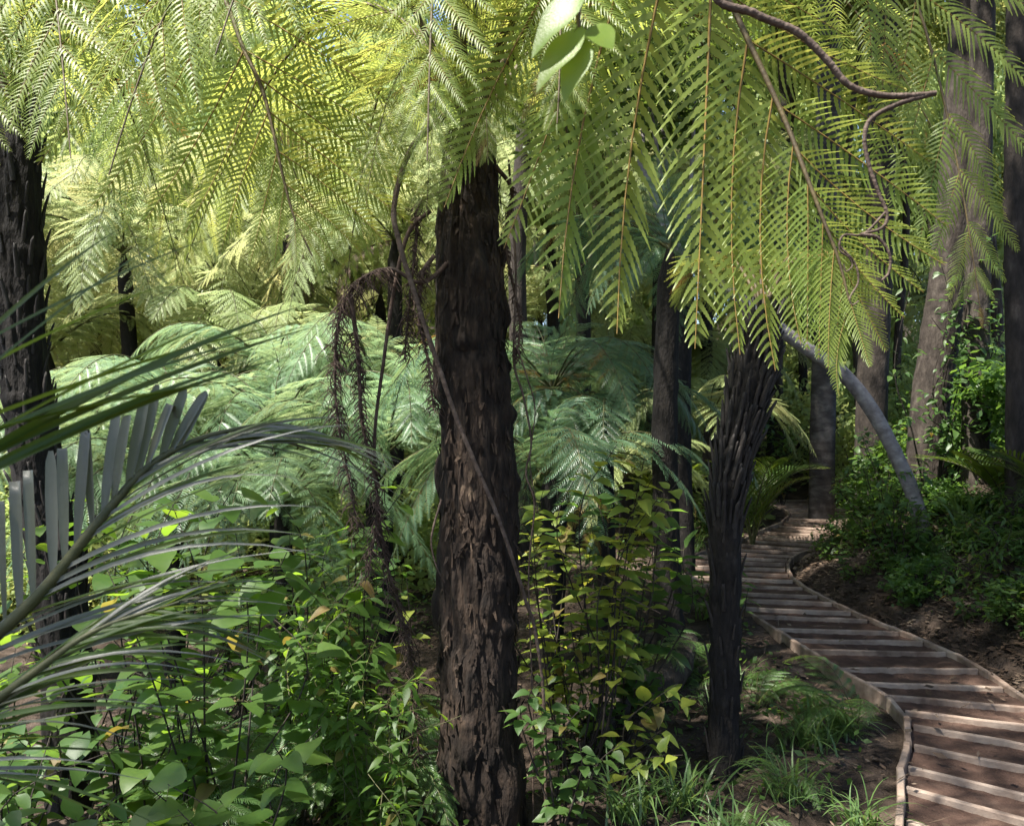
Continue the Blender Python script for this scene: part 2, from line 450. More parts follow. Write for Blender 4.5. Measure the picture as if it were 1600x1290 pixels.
def fern(label, base, top, rads, nfr, flen, lod='far', mat='fern_far', rmat='rachis_green', seed=0, bark='dark_bark', live=False, group=None,
         sides=24, rings=50, elev=0.0, name='tree_fern', az0=None, azr=2 * math.pi, pairs=22, dead=0, wfac=.27):
    """a tree fern: trunk and a ring of fronds"""
    rs = np.random.RandomState(seed); rr = random.Random(seed)
    base = Vector(base); top = Vector(top)
    root = thing(name, label, 'tree fern' if name == 'tree_fern' else 'fern', base, group)
    h = top - base
    if h.length > .25:
        mid = h * .5 + Vector((rr.uniform(-.05, .05), 0, 0)) * h.z * .5
        obj('trunk', trunk_mesh('trunk', [(0, 0, -.2), mid, h], [np.interp(a, np.linspace(0, 1, len(rads)), rads) for a in np.linspace(0, 1, 14)] + [rads[-1] * .3], bark, sides, rings, .16, seed + 1), root)
    for i in range(nfr):
        az = (az0 if az0 is not None else rr.uniform(0, 6.28)) + azr * i / nfr + rr.uniform(-.2, .2)
        s = flen * rr.uniform(.82, 1.1); v = rr.randrange(4)
        if live:
            c, sn = math.cos(az), math.sin(az); hh = s * (rr.uniform(.14, .3) + elev); dz = s * (rr.uniform(-.42, -.08) + elev)
            P = frond_shape(h, h + Vector((c * s * .48, sn * s * .48, hh)), h + Vector((c * s * .9, sn * s * .9, dz)))
            frond_live(root, P, s * wfac, pairs, lod, mat, rs, .006 + .0025 * s, rmat, sag=.15, start=.08)
        else:
            o = obj('frond', baked(lod, mat, v, rmat), root)
            o.location = h; o.rotation_euler = (rr.uniform(-.25, .25), -elev + rr.uniform(-.15, .15), az); o.scale = (s, s, s)
    for i in range(3 if h.length > .25 else 0):
        o = obj('frond', baked(lod, mat, rr.randrange(4), rmat), root); s = flen * rr.uniform(.35, .6)
        o.location = h; o.rotation_euler = (rr.uniform(-.25, .25), rr.uniform(-1.1, -.6), rr.uniform(0, 6.28)); o.scale = (s, s, s)
    for i in range(dead):
        o = obj('dead_frond', baked('far', 'dead', rr.randrange(4), 'rachis'), root); s = flen * rr.uniform(.6, .9)
        o.location = h; o.rotation_euler = (rr.uniform(-.4, .4), rr.uniform(1.0, 1.35), rr.uniform(0, 6.28)); o.scale = (s, s * .5, s)
    return root


# ------------------------------------------------------------------ path edges and terrain
def onpath(px, row):
    d = FPX * 1.8 / (row - HORIZON + 65)
    return ((px - CX) / FPX * d, d)


EL = [(1.42, 3.15), (1.72, 3.68), onpath(1407, 1200), onpath(1421, 1140), onpath(1394, 1096), onpath(1300, 1040), onpath(1226, 993), onpath(1150, 945), (1.83, 8.8), (2.02, 9.7), (2.5, 10.5), onpath(1160, 843), onpath(1186, 830), onpath(1222, 815), (4.75, 14.4), (4.6, 16.0)]
ER = [(2.2, 2.2), (2.5, 2.75), (2.80, 3.35), (3.02, 4.05), (3.10, 4.75), onpath(1530, 1044), onpath(1440, 1000), onpath(1330, 955), onpath(1246, 910), onpath(1231, 884), onpath(1244, 867), onpath(1280, 855), onpath(1318, 843), onpath(1338, 824), (5.95, 14.2), (5.75, 16.2)]
NB = 45
EL3 = spline([(x, y, 0) for x, y in EL], 400); ER3 = spline([(x, y, 0) for x, y in ER], 400)
zpath = lambda y: 0.05 * (np.clip(y, 2, 18) - 4)
_o = np.argsort(ER3[:, 1]); _l = np.argsort(EL3[:, 1])


def ground_h(x, y):
    x = np.asarray(x, float); y = np.asarray(y, float)
    xr = np.interp(y, ER3[_o, 1], ER3[_o, 0]); xl = np.interp(y, EL3[_l, 1], EL3[_l, 0])
    z = zpath(y) - 0.055
    z = z - .05 * np.clip((xl - x) / 1.0, 0, 1) - 0.14 * np.clip(xl - 1.2 - x, 0, 4)
    dx = x - (xr + .10)
    bank = np.where(dx > 0, .09 * np.clip(dx / .12, 0, 1) + 0.48 * np.clip(dx, 0, 2.6) + .18 * np.clip(dx - 2.6, 0, 12), 0)
    bank = bank * np.clip((17.5 - y) / 3.5, 0.15, 1)
    z = z + bank
    far = np.clip(y - 13 - np.clip(x, 0, 6) * .6, 0, 60)
    z = z + .20 * far + .10 * np.clip(y - 10, 0, 40) * np.clip((1 - x) / 6, 0, 1)
    nz = .05 * np.sin(x * 1.7 + .6 * np.sin(y * 1.1)) * np.sin(y * 1.3 + 1) + .025 * np.sin(x * 5.1 + y * 2.2) * np.sin(y * 4.3 - x * 1.7)
    off = np.clip(np.minimum(np.abs(x - xr), np.abs(x - xl)) * 2, 0, 1)
    inside = (x > xl - .02) & (x < xr + .04) & (y < 16.3)
    nz = nz + .07 * np.clip(dx, 0, 1) * (np.sin(x * 4.3 + 2 * np.sin(y * 2.1)) * np.sin(y * 3.7 + x) + .6 * np.sin(x * 9.1 - y * 6.3) * np.sin(y * 8.7 + 1.3 * x))
    return z + np.where(inside, 0, nz * np.where(x > xl, off, 1)) - .02 * inside


def gz(x, y): return float(ground_h(np.array([x]), np.array([y]))[0])


def build_ground():
    t = np.linspace(-1, 1, 300)
    X = 1.6 + 9 * np.sinh(t * 3.4) / np.sinh(3.4) * 14
    Y = 6 + 9 * np.sinh(np.linspace(-.72, 1, 300) * 3.4) / np.sinh(3.4) * 14
    X = np.sort(np.concatenate([X, np.linspace(-6, 9, 230)])); Y = np.sort(np.concatenate([Y, np.linspace(2, 17, 230)]))
    gx, gy = np.meshgrid(X, Y)
    Z = ground_h(gx, gy)
    rs = np.random.RandomState(3)
    near = (np.abs(gx) < 9) & (gy < 18) & (gy > 1)
    Z = Z + near * rs.normal(0, .008, Z.shape)
    nx, ny = len(X), len(Y)
    i = np.arange(ny - 1)[:, None] * nx; j = np.arange(nx - 1)[None, :]
    F = np.stack([i + j, i + j + 1, i + nx + j + 1, i + nx + j], -1).reshape(-1, 4)
    me = mk_mesh('ground', np.stack([gx, gy, Z], -1).reshape(-1, 3), F, np.zeros(len(F)), ['soil'])
    setting(obj('ground', me))


build_ground()


def box_between(a, b, width, z0, z1, rs=None):
    """a plank on edge from a to b (plan points with top height z1)"""
    a = np.asarray(a, float); b = np.asarray(b, float)
    d = nrm(np.append((b - a)[:2], 0)); s = np.cross((0, 0, 1), d) * width / 2
    n = 5; V = []; F = []
    for k in range(n):
        p = a + (b - a) * k / (n - 1)
        w = rs.normal(0, .0025, 4) if rs is not None else np.zeros(4)
        ch = .006
        for (sx, zz) in ((1, z0), (1, z1 - ch), (.75, z1), (-.75, z1), (-1, z1 - ch), (-1, z0)):
            V.append((p[0] + s[0] * sx + w[0], p[1] + s[1] * sx + w[1], p[2] + zz + w[2] * (zz > -.04)))
    for k in range(n - 1):
        for e in range(6):
            F.append((6 * k + e, 6 * k + (e + 1) % 6, 6 * k + 6 + (e + 1) % 6, 6 * k + 6 + e))
    for o, fl in ((0, 1), (6 * (n - 1), 0)):
        f1 = (o, o + 1, o + 4, o + 5); f2 = (o + 1, o + 2, o + 3, o + 4)
        F += [f1[::-1] if fl else f1, f2[::-1] if fl else f2]
    return np.array(V), np.array(F)


def build_path():
    rs = np.random.RandomState(5)
    CL = (EL3 + ER3) / 2
    L = np.concatenate([[0], np.cumsum(np.linalg.norm(np.diff(CL, axis=0), axis=1))])
    u = np.linspace(0, 1, NB); u = u + rs.uniform(-.004, .004, NB)
    idx = np.clip(np.interp(u * L[-1], L, np.arange(400)), 0, 399)
    lp = np.stack([np.interp(idx, np.arange(400), EL3[:, c]) for c in range(3)], 1)
    rp = np.stack([np.interp(idx, np.arange(400), ER3[:, c]) for c in range(3)], 1)
    h = zpath((lp[:, 1] + rp[:, 1]) / 2)
    # soil treads between boards
    q = Q(); nx, ny = 26, 8
    for i in range(NB - 1):
        V = []
        for b in range(ny):
            t = b / (ny - 1)
            for a in range(nx):
                s = a / (nx - 1)
                p0 = lp[i] + (rp[i] - lp[i]) * s; p1 = lp[i + 1] + (rp[i + 1] - lp[i + 1]) * s
                p = p0 + (p1 - p0) * t
                z = (h[i] - .012) * (1 - t) + (h[i + 1] - .030) * t - .012 * math.sin(math.pi * t) * math.sin(math.pi * s) + rs.normal(0, .0025)
                V.append((p[0], p[1], z))
        k = np.arange(ny - 1)[:, None] * nx; j = np.arange(nx - 1)[None, :]
        q.add(V, np.stack([k + j, k + j + 1, k + nx + j + 1, k + nx + j], -1).reshape(-1, 4), 0)
    path = setting(obj('path', q.mesh('path_soil', ['path_soil'])))
    for i in range(NB):
        a = lp[i].copy(); b = rp[i].copy(); a[2] = h[i] + rs.uniform(-.006, .006); b[2] = h[i] + rs.uniform(-.006, .006)
        d = nrm(b - a); a = a + d * .03; b = b - d * .03
        v, f = box_between(a, b, .029 + rs.uniform(-.005, .006), -.11, .004, rs)
        obj('tread_board', mk_mesh('tread_board', v, f, np.zeros(len(f)), ['board'], False), path)
    for E, sg in ((EL3, -1), (ER3, 1)):
        Lc = np.concatenate([[0], np.cumsum(np.linalg.norm(np.diff(E, axis=0), axis=1))])
        n = 38
        for i in range(n):
            i0 = np.interp(Lc[-1] * i / n, Lc, np.arange(400)); i1 = np.interp(Lc[-1] * (i + 1) / n, Lc, np.arange(400))
            a = np.array([np.interp(i0, np.arange(400), E[:, c]) for c in range(3)]); b = np.array([np.interp(i1, np.arange(400), E[:, c]) for c in range(3)])
            d = nrm(b - a); a = a + d * .002; b = b - d * .002
            a[2] = zpath(a[1]) + .006; b[2] = zpath(b[1]) + .006
            v, f = box_between(a, b, .034, -.2, .010 + rs.uniform(0, .002), rs)
            obj('edge_board', mk_mesh('edge_board', v, f, np.zeros(len(f)), ['board'], False), path)


build_path()


# ------------------------------------------------------------------ the tree fern whose trunk stands in the middle
def fan_frond(root, b, rpts, pin, rs):
    """a broad frond: rachis through rpts, each pinna from its place on the rachis to its own tip"""
    RP = spline(rpts, 70)
    v, f = tube_arrays(RP, np.linspace(.016, .004, 70), 7)
    fan = obj('frond', mk_mesh('rachis', v, f, np.zeros(len(f)), ['rachis']), root)
    for k, (p0, p1, d) in enumerate(pin):
        q0 = Vector(at(p0[0], p0[1], d)) - b; i = int(np.argmin(np.linalg.norm(RP - np.array(tuple(q0)), axis=1)))
        q0 = Vector(RP[i]); q1 = Vector(at(p1[0], p1[1], d - .08 + rs.uniform(-.06, .06))) - b
        x = np.array(tuple(q1 - q0)); nz = np.array((rs.uniform(-.12, .12), .8, .45)); X = nrm(x); Z = nrm(nz - X * np.dot(nz, X))
        L = float(np.linalg.norm(x)); kk = rs.randint(3); Y = np.cross(Z, X)
        dirv = x + Z * L * (.12 + .1 * kk) - Y * L * .10 * math.sin(kk * 2.1 + .5)
        obj('pinna', pinmesh('hero', 'fern_gold', kk), fan, basis(dirv, nz, tuple(q0), L))
    return fan


def hero_ferns():
    rs = np.random.RandomState(21)
    b = Vector((-0.14, 4.0, gz(-.14, 4) - .02))
    A = thing('tree_fern', 'thick brown fibrous trunked tree fern carrying the largest golden green arching fronds', 'tree fern', b)
    W_ = lambda x, y, z: Vector((x, y, z)) - b
    top = W_(-.2, 4, 3.1)
    pts = [(0, 0, -.2), W_(-.155, 4, .4), W_(-.165, 4, 1.4), W_(-.2, 4.0, 2.3), top]
    obj('trunk', trunk_mesh('trunk', pts, [.215, .20, .188, .185, .172, .158, .125], 'fern_bark', 200, 420, .30, 4, 5), A)
    # loose fibres and flakes that fray the outline of the trunk
    q = Q(); P = spline(pts, 60)
    for k in range(1700):
        t = rs.uniform(.03, .98); i = int(t * 59); th = rs.uniform(0, 6.283)
        r = np.interp(t, np.linspace(0, 1, 7), [.215, .20, .188, .185, .172, .158, .125]) * rs.uniform(.98, 1.06)
        n = np.array((math.cos(th), math.sin(th), 0)); s = np.array((-n[1], n[0], 0))
        ln = rs.uniform(.02, .085); w = rs.uniform(.003, .014); c = P[i] + n * r
        o = rs.uniform(.0, .022); dwn = -1 if rs.rand() < .6 else 1; sk = rs.uniform(-.02, .02)
        q.add([c - s * w, c + s * w, c + s * w * .8 + n * o * .4 + (0, 0, dwn * ln * .5) + s * sk * .5, c - s * w * .8 + n * o * .4 + (0, 0, dwn * ln * .5) + s * sk * .5,
               c + s * (w * .3 + sk) + n * o + (0, 0, dwn * ln), c - s * (w * .3 - sk) + n * o + (0, 0, dwn * ln)], [(0, 1, 2, 3), (3, 2, 4, 5)])
    setting(obj('bark_flakes', q.mesh('bark_flakes', ['fern_bark']), A), 'stuff')
    # fronds: (middle, tip, pinna length, pairs)
    X1 = (1, -.12, 0)
    F = [((1.02, 3.30, 4.10), (1.66, 2.95, 2.10), .85, 14, X1),
         ((-.26, 3.25, 3.70), (-.28, 2.75, 2.55), .50, 14, X1),
         ((.12, 3.35, 3.60), (.16, 2.95, 2.75), .50, 14, X1),
         ((-.95, 3.55, 4.0), (-1.55, 3.2, 2.65), .85, 14, X1),
         ((-1.0, 4.6, 4.0), (-2.0, 5.1, 2.75), .80, 14, None),
         ((-.7, 5.0, 4.0), (-1.2, 6.0, 2.75), .75, 14, X1),
         ((.2, 5.2, 4.05), (.55, 6.4, 3.1), .75, 14, X1),
         ((.8, 4.8, 4.2), (1.7, 5.7, 3.4), .75, 14, X1),
         ((1.05, 4.2, 4.2), (2.2, 4.3, 3.2), .80, 14, None),
         ((.9, 3.2, 4.2), (1.75, 2.6, 3.35), .85, 14, None),  # added above the frame to cast shade on the near path
         ((.6, 2.9, 4.35), (1.2, 2.1, 3.7), .75, 13, None),  # likewise an unseen frond, added to shade the lowest steps
         ((-.55, 3.4, 4.25), (-.98, 2.75, 2.9), .80, 14, X1)]
    for mid, tip, L, n, hint in F:
        frond_live(A, frond_shape(top, W_(*mid), W_(*tip)), L, n, 'hero', 'fern_gold', rs, .017, sag=.30 if mid[0] > 0 and mid[1] < 3.5 else .22, start=.13, hint=hint, lean=(.55, 1.05))
    # the broad frond that fans out above the path: its pinnae spread to both sides and hang at the tips
    rpts = [top, W_(.05, 3.75, 3.62), W_(.30, 3.42, 3.66)] + [Vector(at(*p)) - b for p in ((1045, -95, 3.1), (1127, -15, 3.0), (1172, 70, 2.95), (1226, 187, 2.9), (1259, 272, 2.85), (1287, 345, 2.82), (1310, 405, 2.8), (1329, 478, 2.78))]
    pin = [((850, 30), (700, 300), 3.5), ((930, -70), (790, 385), 3.3), ((985, -130), (872, 462), 3.15), ((1045, -95), (962, 488), 3.08), ((1110, -32), (1088, 540), 3.0), ((1168, 62), (1152, 528), 2.95), ((1205, 140), (1207, 556), 2.92), ((1238, 218), (1246, 520), 2.88), ((1262, 280), (1262, 545), 2.85), ((1284, 338), (1280, 560), 2.82), ((1303, 388), (1296, 570), 2.8), ((1318, 436), (1304, 590), 2.79),
           ((985, -130), (1235, -10), 3.1), ((1060, -82), (1330, 60), 3.05), ((1120, -22), (1400, 135), 3.0), ((1172, 70), (1450, 250), 2.95), ((1212, 155), (1478, 350), 2.9), ((1242, 228), (1462, 408), 2.87), ((1266, 290), (1432, 450), 2.84), ((1288, 347), (1405, 490), 2.82), ((1307, 397), (1384, 545), 2.8), ((1320, 440), (1360, 570), 2.79), ((1329, 476), (1309, 608), 2.78)]
    fan_frond(A, b, rpts, pin, rs)
    # short upright young pinnae of a small frond beside the trunk head
    for mid, tip in (((-.30, 3.72, 3.3), (-.36, 3.5, 2.60)), ((-.14, 3.70, 3.3), (-.10, 3.45, 2.80)), ((-.45, 3.75, 3.35), (-.62, 3.55, 2.66))):
        frond_live(A, frond_shape(top, W_(*mid), W_(*tip)), .34, 15, 'hero', 'fern_gold', rs, .007, sag=.3, hint=X1)
    # dead brown fronds that hang from the head down the left of the trunk
    def dead(pts, n=90, seed=0, cl=.09, start=.25):
        r2 = np.random.RandomState(seed); q = Q()
        P = spline([Vector(p) - b for p in pts], n)
        v, f = tube_arrays(P, np.linspace(.011, .004, n), 6); q.add(v, f, 0)
        for i in range(int(n * start), n):
            for rep in range(6):
                if r2.rand() < .2: continue
                d = nrm((r2.normal(0, 1), r2.normal(0, 1), r2.uniform(-.9, .3))); ln = cl * r2.uniform(.4, 1.3)
                k = np.linspace(0, 1, 7); cur = r2.uniform(2, 6)
                sde = nrm(np.cross(d, (0, 0, 1)))
                pp = P[i] + np.outer(k * ln * .75, d) + np.outer(np.sin(k * cur) * ln * .25, sde) + np.outer(-(k ** 1.6) * ln * .7, (0, 0, 1))
                v, f = tube_arrays(pp, np.linspace(.0022, .0008, 7) * r2.uniform(.6, 2.0), 3); q.add(v, f, 0)
        o = obj('dead_frond', q.mesh('dead_frond', ['dead']), A); o['label'] = 'withered brown frond hanging limp beside the trunk'
    dead([(-.2, 3.95, 2.6), at(665, 440, 3.8), at(610, 420, 3.75), at(560, 440, 3.7), at(532, 490, 3.7), at(524, 560, 3.7), at(526, 640, 3.7), at(540, 720, 3.75), at(560, 830, 3.8)], 120, 1, .10)
    dead([at(672, 330, 3.85), at(640, 360, 3.8), at(618, 440, 3.8), at(600, 560, 3.8), at(585, 700, 3.8), at(600, 860, 3.85), at(628, 960, 3.9), at(645, 1050, 3.95), at(655, 1180, 3.98)], 150, 2, .075, .55)
    dead([at(678, 400, 3.85), at(660, 430, 3.8), at(655, 500, 3.8), at(668, 560, 3.82), at(678, 640, 3.85)], 60, 3, .07, .1)
    dead([at(690, 300, 3.9), at(655, 320, 3.85), at(650, 380, 3.82), at(640, 470, 3.82), at(632, 560, 3.85)], 60, 4, .07, .2)
    dead([at(548, 460, 3.7), at(560, 560, 3.72), at(566, 660, 3.72), at(590, 780, 3.78), at(575, 900, 3.8)], 90, 5, .08, .15)
    dead([at(775, 260, 3.9), at(800, 300, 3.95), at(790, 380, 3.95), at(812, 500, 3.95), at(806, 560, 3.92)], 60, 6, .05, .2)

    # the fern at the left edge
    b2 = Vector((-2.62, 5.0, gz(-2.62, 5) - .02))
    B = thing('tree_fern', 'dark leaning tree fern rising behind the grey palm leaflets', 'tree fern', b2)
    V_ = lambda x, y, z: Vector((x, y, z)) - b2
    top2 = V_(-2.97, 5, 3.62)
    obj('trunk', trunk_mesh('trunk', [(0, 0, -.2), V_(-2.72, 5, .7), V_(-2.92, 5, 2.0), top2], [.15, .14, .135, .13, .12], 'dark_bark', 90, 200, .28, 9, 4), B)
    stubs(B, spline([(0, 0, -.2), V_(-2.72, 5, .7), V_(-2.92, 5, 2.0), top2], 60), [.15, .14, .135, .13, .12], 150, 31, .2, 1.0, .7)
    X1 = (1, .1, 0)
    F2 = [((-2.35, 4.1, 4.3), (-1.75, 3.3, 2.75), .9, 14, X1),
          ((-3.2, 4.1, 4.4), (-3.0, 3.2, 2.9), .9, 14, X1),
          ((-2.2, 5.7, 4.4), (-1.3, 6.4, 2.9), .85, 14, X1),
          ((-3.0, 6.0, 4.5), (-2.8, 7.1, 3.0), .85, 14, X1),
          ((-3.9, 5.6, 4.4), (-4.8, 6.2, 3.0), .8, 14, None),
          ((-4.0, 4.8, 4.4), (-5.0, 4.6, 3.0), .8, 14, None),
          ((-2.2, 5.05, 4.6), (-1.3, 5.1, 3.2), .9, 14, X1),
          ((-2.75, 4.3, 4.1), (-2.45, 3.6, 2.85), .8, 14, X1)]
    rpts = [top2, V_(-2.45, 4.6, 4.15)] + [Vector(at(*p)) - b2 for p in ((270, -95, 4.1), (345, -10, 3.95), (380, 75, 3.9), (410, 140, 3.88), (428, 210, 3.86), (442, 275, 3.84), (460, 340, 3.82), (488, 400, 3.8))]
    pin = [((200, -110), (-30, 190), 4.2), ((280, -85), (66, 250), 4.08), ((345, -10), (150, 318), 3.95), ((380, 75), (228, 345), 3.9), ((402, 122), (292, 362), 3.88), ((420, 178), (345, 385), 3.87), ((433, 235), (388, 405), 3.85), ((446, 290), (425, 415), 3.84), ((460, 340), (462, 425), 3.82),
           ((280, -85), (560, 60), 4.05), ((345, -10), (618, 165), 3.95), ((380, 75), (648, 245), 3.9), ((402, 122), (655, 305), 3.88), ((420, 178), (632, 345), 3.87), ((433, 235), (600, 375), 3.85), ((446, 290), (565, 395), 3.84), ((458, 332), (535, 412), 3.82), ((472, 368), (518, 428), 3.81), ((488, 398), (500, 445), 3.8)]
    fan_frond(B, b2, rpts, pin, rs)
    for mid, tip, L, n, hint in F2:
        frond_live(B, frond_shape(top2, V_(*mid), V_(*tip)), L, n, 'hero', 'fern_gold', rs, .017, sag=.22, start=.13, hint=hint, lean=(.55, 1.05))


STUB = {}


def stubs(root, P, rads, n, seed, t0, t1, size):
    """old stalk bases clasping a fern trunk, each a piece of its own"""
    rs = np.random.RandomState(seed)
    if not STUB:
        for v in range(4):
            r2 = np.random.RandomState(v + 70)
            k = 7; t = np.linspace(0, 1, k)
            c = np.stack([t * 0, .02 + .16 * t ** 1.7 + r2.uniform(-.02, .02), t], 1)
            w = np.array([.16, .17, .16, .145, .13, .115, .06]) * r2.uniform(.85, 1.15)
            th = w * .5
            V = []
            for i in range(k):
                for sx, sy in ((-1, 0), (-.5, .8), (.5, .8), (1, 0), (0, -.5)):
                    V.append(c[i] + (w[i] * sx * .5 + r2.normal(0, .008), th[i] * sy, r2.normal(0, .025) if i == k - 1 else 0))
            F = [(5 * i + e, 5 * i + (e + 1) % 5, 5 * i + 5 + (e + 1) % 5, 5 * i + 5 + e) for i in range(k - 1) for e in range(5)]
            e0 = 5 * (k - 1); F += [(e0, e0 + 1, e0 + 2, e0 + 3), (e0, e0 + 3, e0 + 4, e0 + 4)][:1]
            STUB[v] = mk_mesh('stipe_stub', np.array(V), np.array(F), np.zeros(len(F)), ['stub'])
    m = len(P)
    for i in range(n):
        t = t0 + (t1 - t0) * (i + rs.uniform(-.4, .4)) / n; t = min(.985, max(.01, t))
        k = t * (m - 1); p = np.array([np.interp(k, np.arange(m), P[:, c]) for c in range(3)])
        r = np.interp(t, np.linspace(0, 1, len(rads)), rads)
        th = i * 2.39996 + rs.uniform(-.25, .25)
        nn = np.array((math.cos(th), math.sin(th), 0)); s = np.array((nn[1], -nn[0], 0))
        ln = size * rs.uniform(.16, .30)
        ax = nrm(P[min(m - 1, int(k) + 1)] - P[int(k)] if int(k) < m - 1 else P[-1] - P[-2])
        Z = nrm(ax + nn * rs.uniform(-.02, .16) + s * rs.uniform(-.1, .1)); Y = nrm(nn - Z * np.dot(nn, Z)); X = np.cross(Y, Z)
        loc = p + nn * r * .92
        obj('stipe_stub', STUB[rs.randint(4)], root, Matrix(((X[0] * ln, Y[0] * ln, Z[0] * ln, loc[0]), (X[1] * ln, Y[1] * ln, Z[1] * ln, loc[1]), (X[2] * ln, Y[2] * ln, Z[2] * ln, loc[2]), (0, 0, 0, 1))))


hero_ferns()


def path_fern():
    rs = np.random.RandomState(44)
    b = Vector((1.09, 4.3, gz(1.09, 4.3) - .02))
    G = thing('tree_fern', 'black tree fern sheathed in shaggy old stalk stubs, widening upward beside the path', 'tree fern', b)
    V_ = lambda p: Vector(p) - b
    pts = [(0, 0, -.15), V_(at(1133, 1000, 4.3)), V_(at(1137, 780, 4.3)), V_(at(1162, 650, 4.3)), V_(at(1190, 490, 4.3))]
    rads = [.10, .078, .075, .08, .088, .098, .10, .088]
    obj('trunk', trunk_mesh('trunk', pts, rads, 'dark_bark', 70, 170, .28, 13, 4), G)
    stubs(G, spline(pts, 80), rads, 250, 12, .42, .99, .62)
    stubs(G, spline(pts, 80), rads, 45, 14, .05, .45, .5)
    top = Vector(pts[-1])
    rr = random.Random(4)
    for i in range(6):
        az = .4 + 1.5 * i / 5; s = rr.uniform(.8, 1.1); c, sn = math.cos(az), math.sin(az)
        P = frond_shape(top, top + Vector((c * s * .42, sn * s * .42, s * .42)), top + Vector((c * s * .9, sn * s * .9, s * rr.uniform(.12, .3))))
        frond_live(G, P, .30, 18, 'mid', 'fern_gold', rs, .011, sag=.15)


path_fern()

# silver ferns right of the middle trunk
b = (1.115, 5.8, gz(1.115, 5.8) - .02)
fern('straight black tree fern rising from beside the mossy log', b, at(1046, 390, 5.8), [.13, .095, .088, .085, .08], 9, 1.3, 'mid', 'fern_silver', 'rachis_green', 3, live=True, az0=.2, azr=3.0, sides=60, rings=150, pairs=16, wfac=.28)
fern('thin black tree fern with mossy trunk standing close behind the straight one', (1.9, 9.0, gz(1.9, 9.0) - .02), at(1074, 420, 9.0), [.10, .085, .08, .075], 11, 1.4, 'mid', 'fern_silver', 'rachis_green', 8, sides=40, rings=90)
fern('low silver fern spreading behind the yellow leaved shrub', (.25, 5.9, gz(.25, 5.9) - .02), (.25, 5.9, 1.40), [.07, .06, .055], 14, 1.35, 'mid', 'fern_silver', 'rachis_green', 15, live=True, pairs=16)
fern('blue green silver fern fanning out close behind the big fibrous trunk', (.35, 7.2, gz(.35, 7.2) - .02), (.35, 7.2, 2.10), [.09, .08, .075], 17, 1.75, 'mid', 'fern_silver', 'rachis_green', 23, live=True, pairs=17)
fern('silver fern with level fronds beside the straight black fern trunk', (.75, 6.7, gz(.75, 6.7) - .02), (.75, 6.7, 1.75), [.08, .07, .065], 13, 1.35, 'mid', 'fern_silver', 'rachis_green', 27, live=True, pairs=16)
# pale ferns left of the middle trunk
pale = [(-1.9, 6.9, 1.1, 1.5, 141), (-3.0, 7.4, 1.2, 1.6, 142), (-4.0, 7.6, 1.4, 1.6, 143), (-1.6, 9.6, 2.3, 1.9, 144), (-2.9, 10.2, 2.5, 1.9, 147), (-1.15, 7.6, 1.55, 1.7, 41), (-2.3, 8.3, 1.75, 1.8, 42), (-3.6, 9.0, 1.85, 1.8, 43), (-.7, 9.2, 2.0, 1.8, 45), (-4.9, 9.8, 1.9, 1.8, 46)]
for x, y, z, s, sd in pale:
    fern('pale silvery green fern spreading in the sunny gully behind the palm', (x, y, gz(x, y) - .02), (x, y, z), [.09, .08, .07], 16, s, 'mid', 'fern_pale', 'rachis_green', sd, group='pale ferns in the sunny gully')
# golden ferns on the slope behind
gold = [(1.0, 12.4, 5.4, 2.4, 171), (2.5, 14, 6.0, 2.4, 172), (3.8, 16, 6.8, 2.5, 173), (5.6, 18, 7.0, 2.5, 174), (-5.6, 12, 4.4, 2.5, 52), (-1.7, 12.0, 4.6, 2.5, 53), (-8.0, 13.5, 5.0, 2.6, 54), (-3.6, 13.5, 5.3, 2.6, 55), (.6, 13.8, 5.2, 2.5, 56),
        (-9.8, 16, 6.2, 2.6, 57), (-6, 16.5, 6.4, 2.7, 58), (-2, 17, 6.8, 2.7, 59), (1.8, 17.5, 5.8, 2.6, 60), (-4.4, 12.4, 2.9, 2.3, 62), (-2.6, 12.2, 2.7, 2.2, 63), (-6.8, 12.2, 3.0, 2.3, 64), (-.4, 14.5, 3.6, 2.3, 65),
        (-8.2, 18.5, 7.2, 2.7, 66), (-12, 18, 7.2, 2.7, 67), (-5, 20, 5.6, 2.7, 68), (-1, 21, 6.4, 2.7, 69), (-7.5, 15, 4.0, 2.5, 161), (-4.8, 15.2, 4.2, 2.5, 162), (-2.4, 15.2, 4.4, 2.5, 163), (.9, 16, 4.2, 2.4, 164), (-3.6, 18.8, 8.4, 2.7, 165), (.2, 19, 7.8, 2.7, 166), (-10.5, 14.6, 4.2, 2.5, 167)]
for x, y, z, s, sd in gold:
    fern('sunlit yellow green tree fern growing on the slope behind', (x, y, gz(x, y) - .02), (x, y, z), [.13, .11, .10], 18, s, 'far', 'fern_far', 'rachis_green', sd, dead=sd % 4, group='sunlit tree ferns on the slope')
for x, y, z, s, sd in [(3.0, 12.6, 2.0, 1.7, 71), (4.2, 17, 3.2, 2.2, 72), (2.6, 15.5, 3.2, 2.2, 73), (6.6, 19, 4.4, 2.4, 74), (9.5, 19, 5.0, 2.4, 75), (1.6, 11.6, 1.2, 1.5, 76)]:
    fern('light green tree fern in the sun past the bend of the path', (x, y, gz(x, y) - .02), (x, y, z), [.12, .10, .09], 12, s, 'far', 'fern_far', 'rachis_green', sd, group='light ferns past the bend')


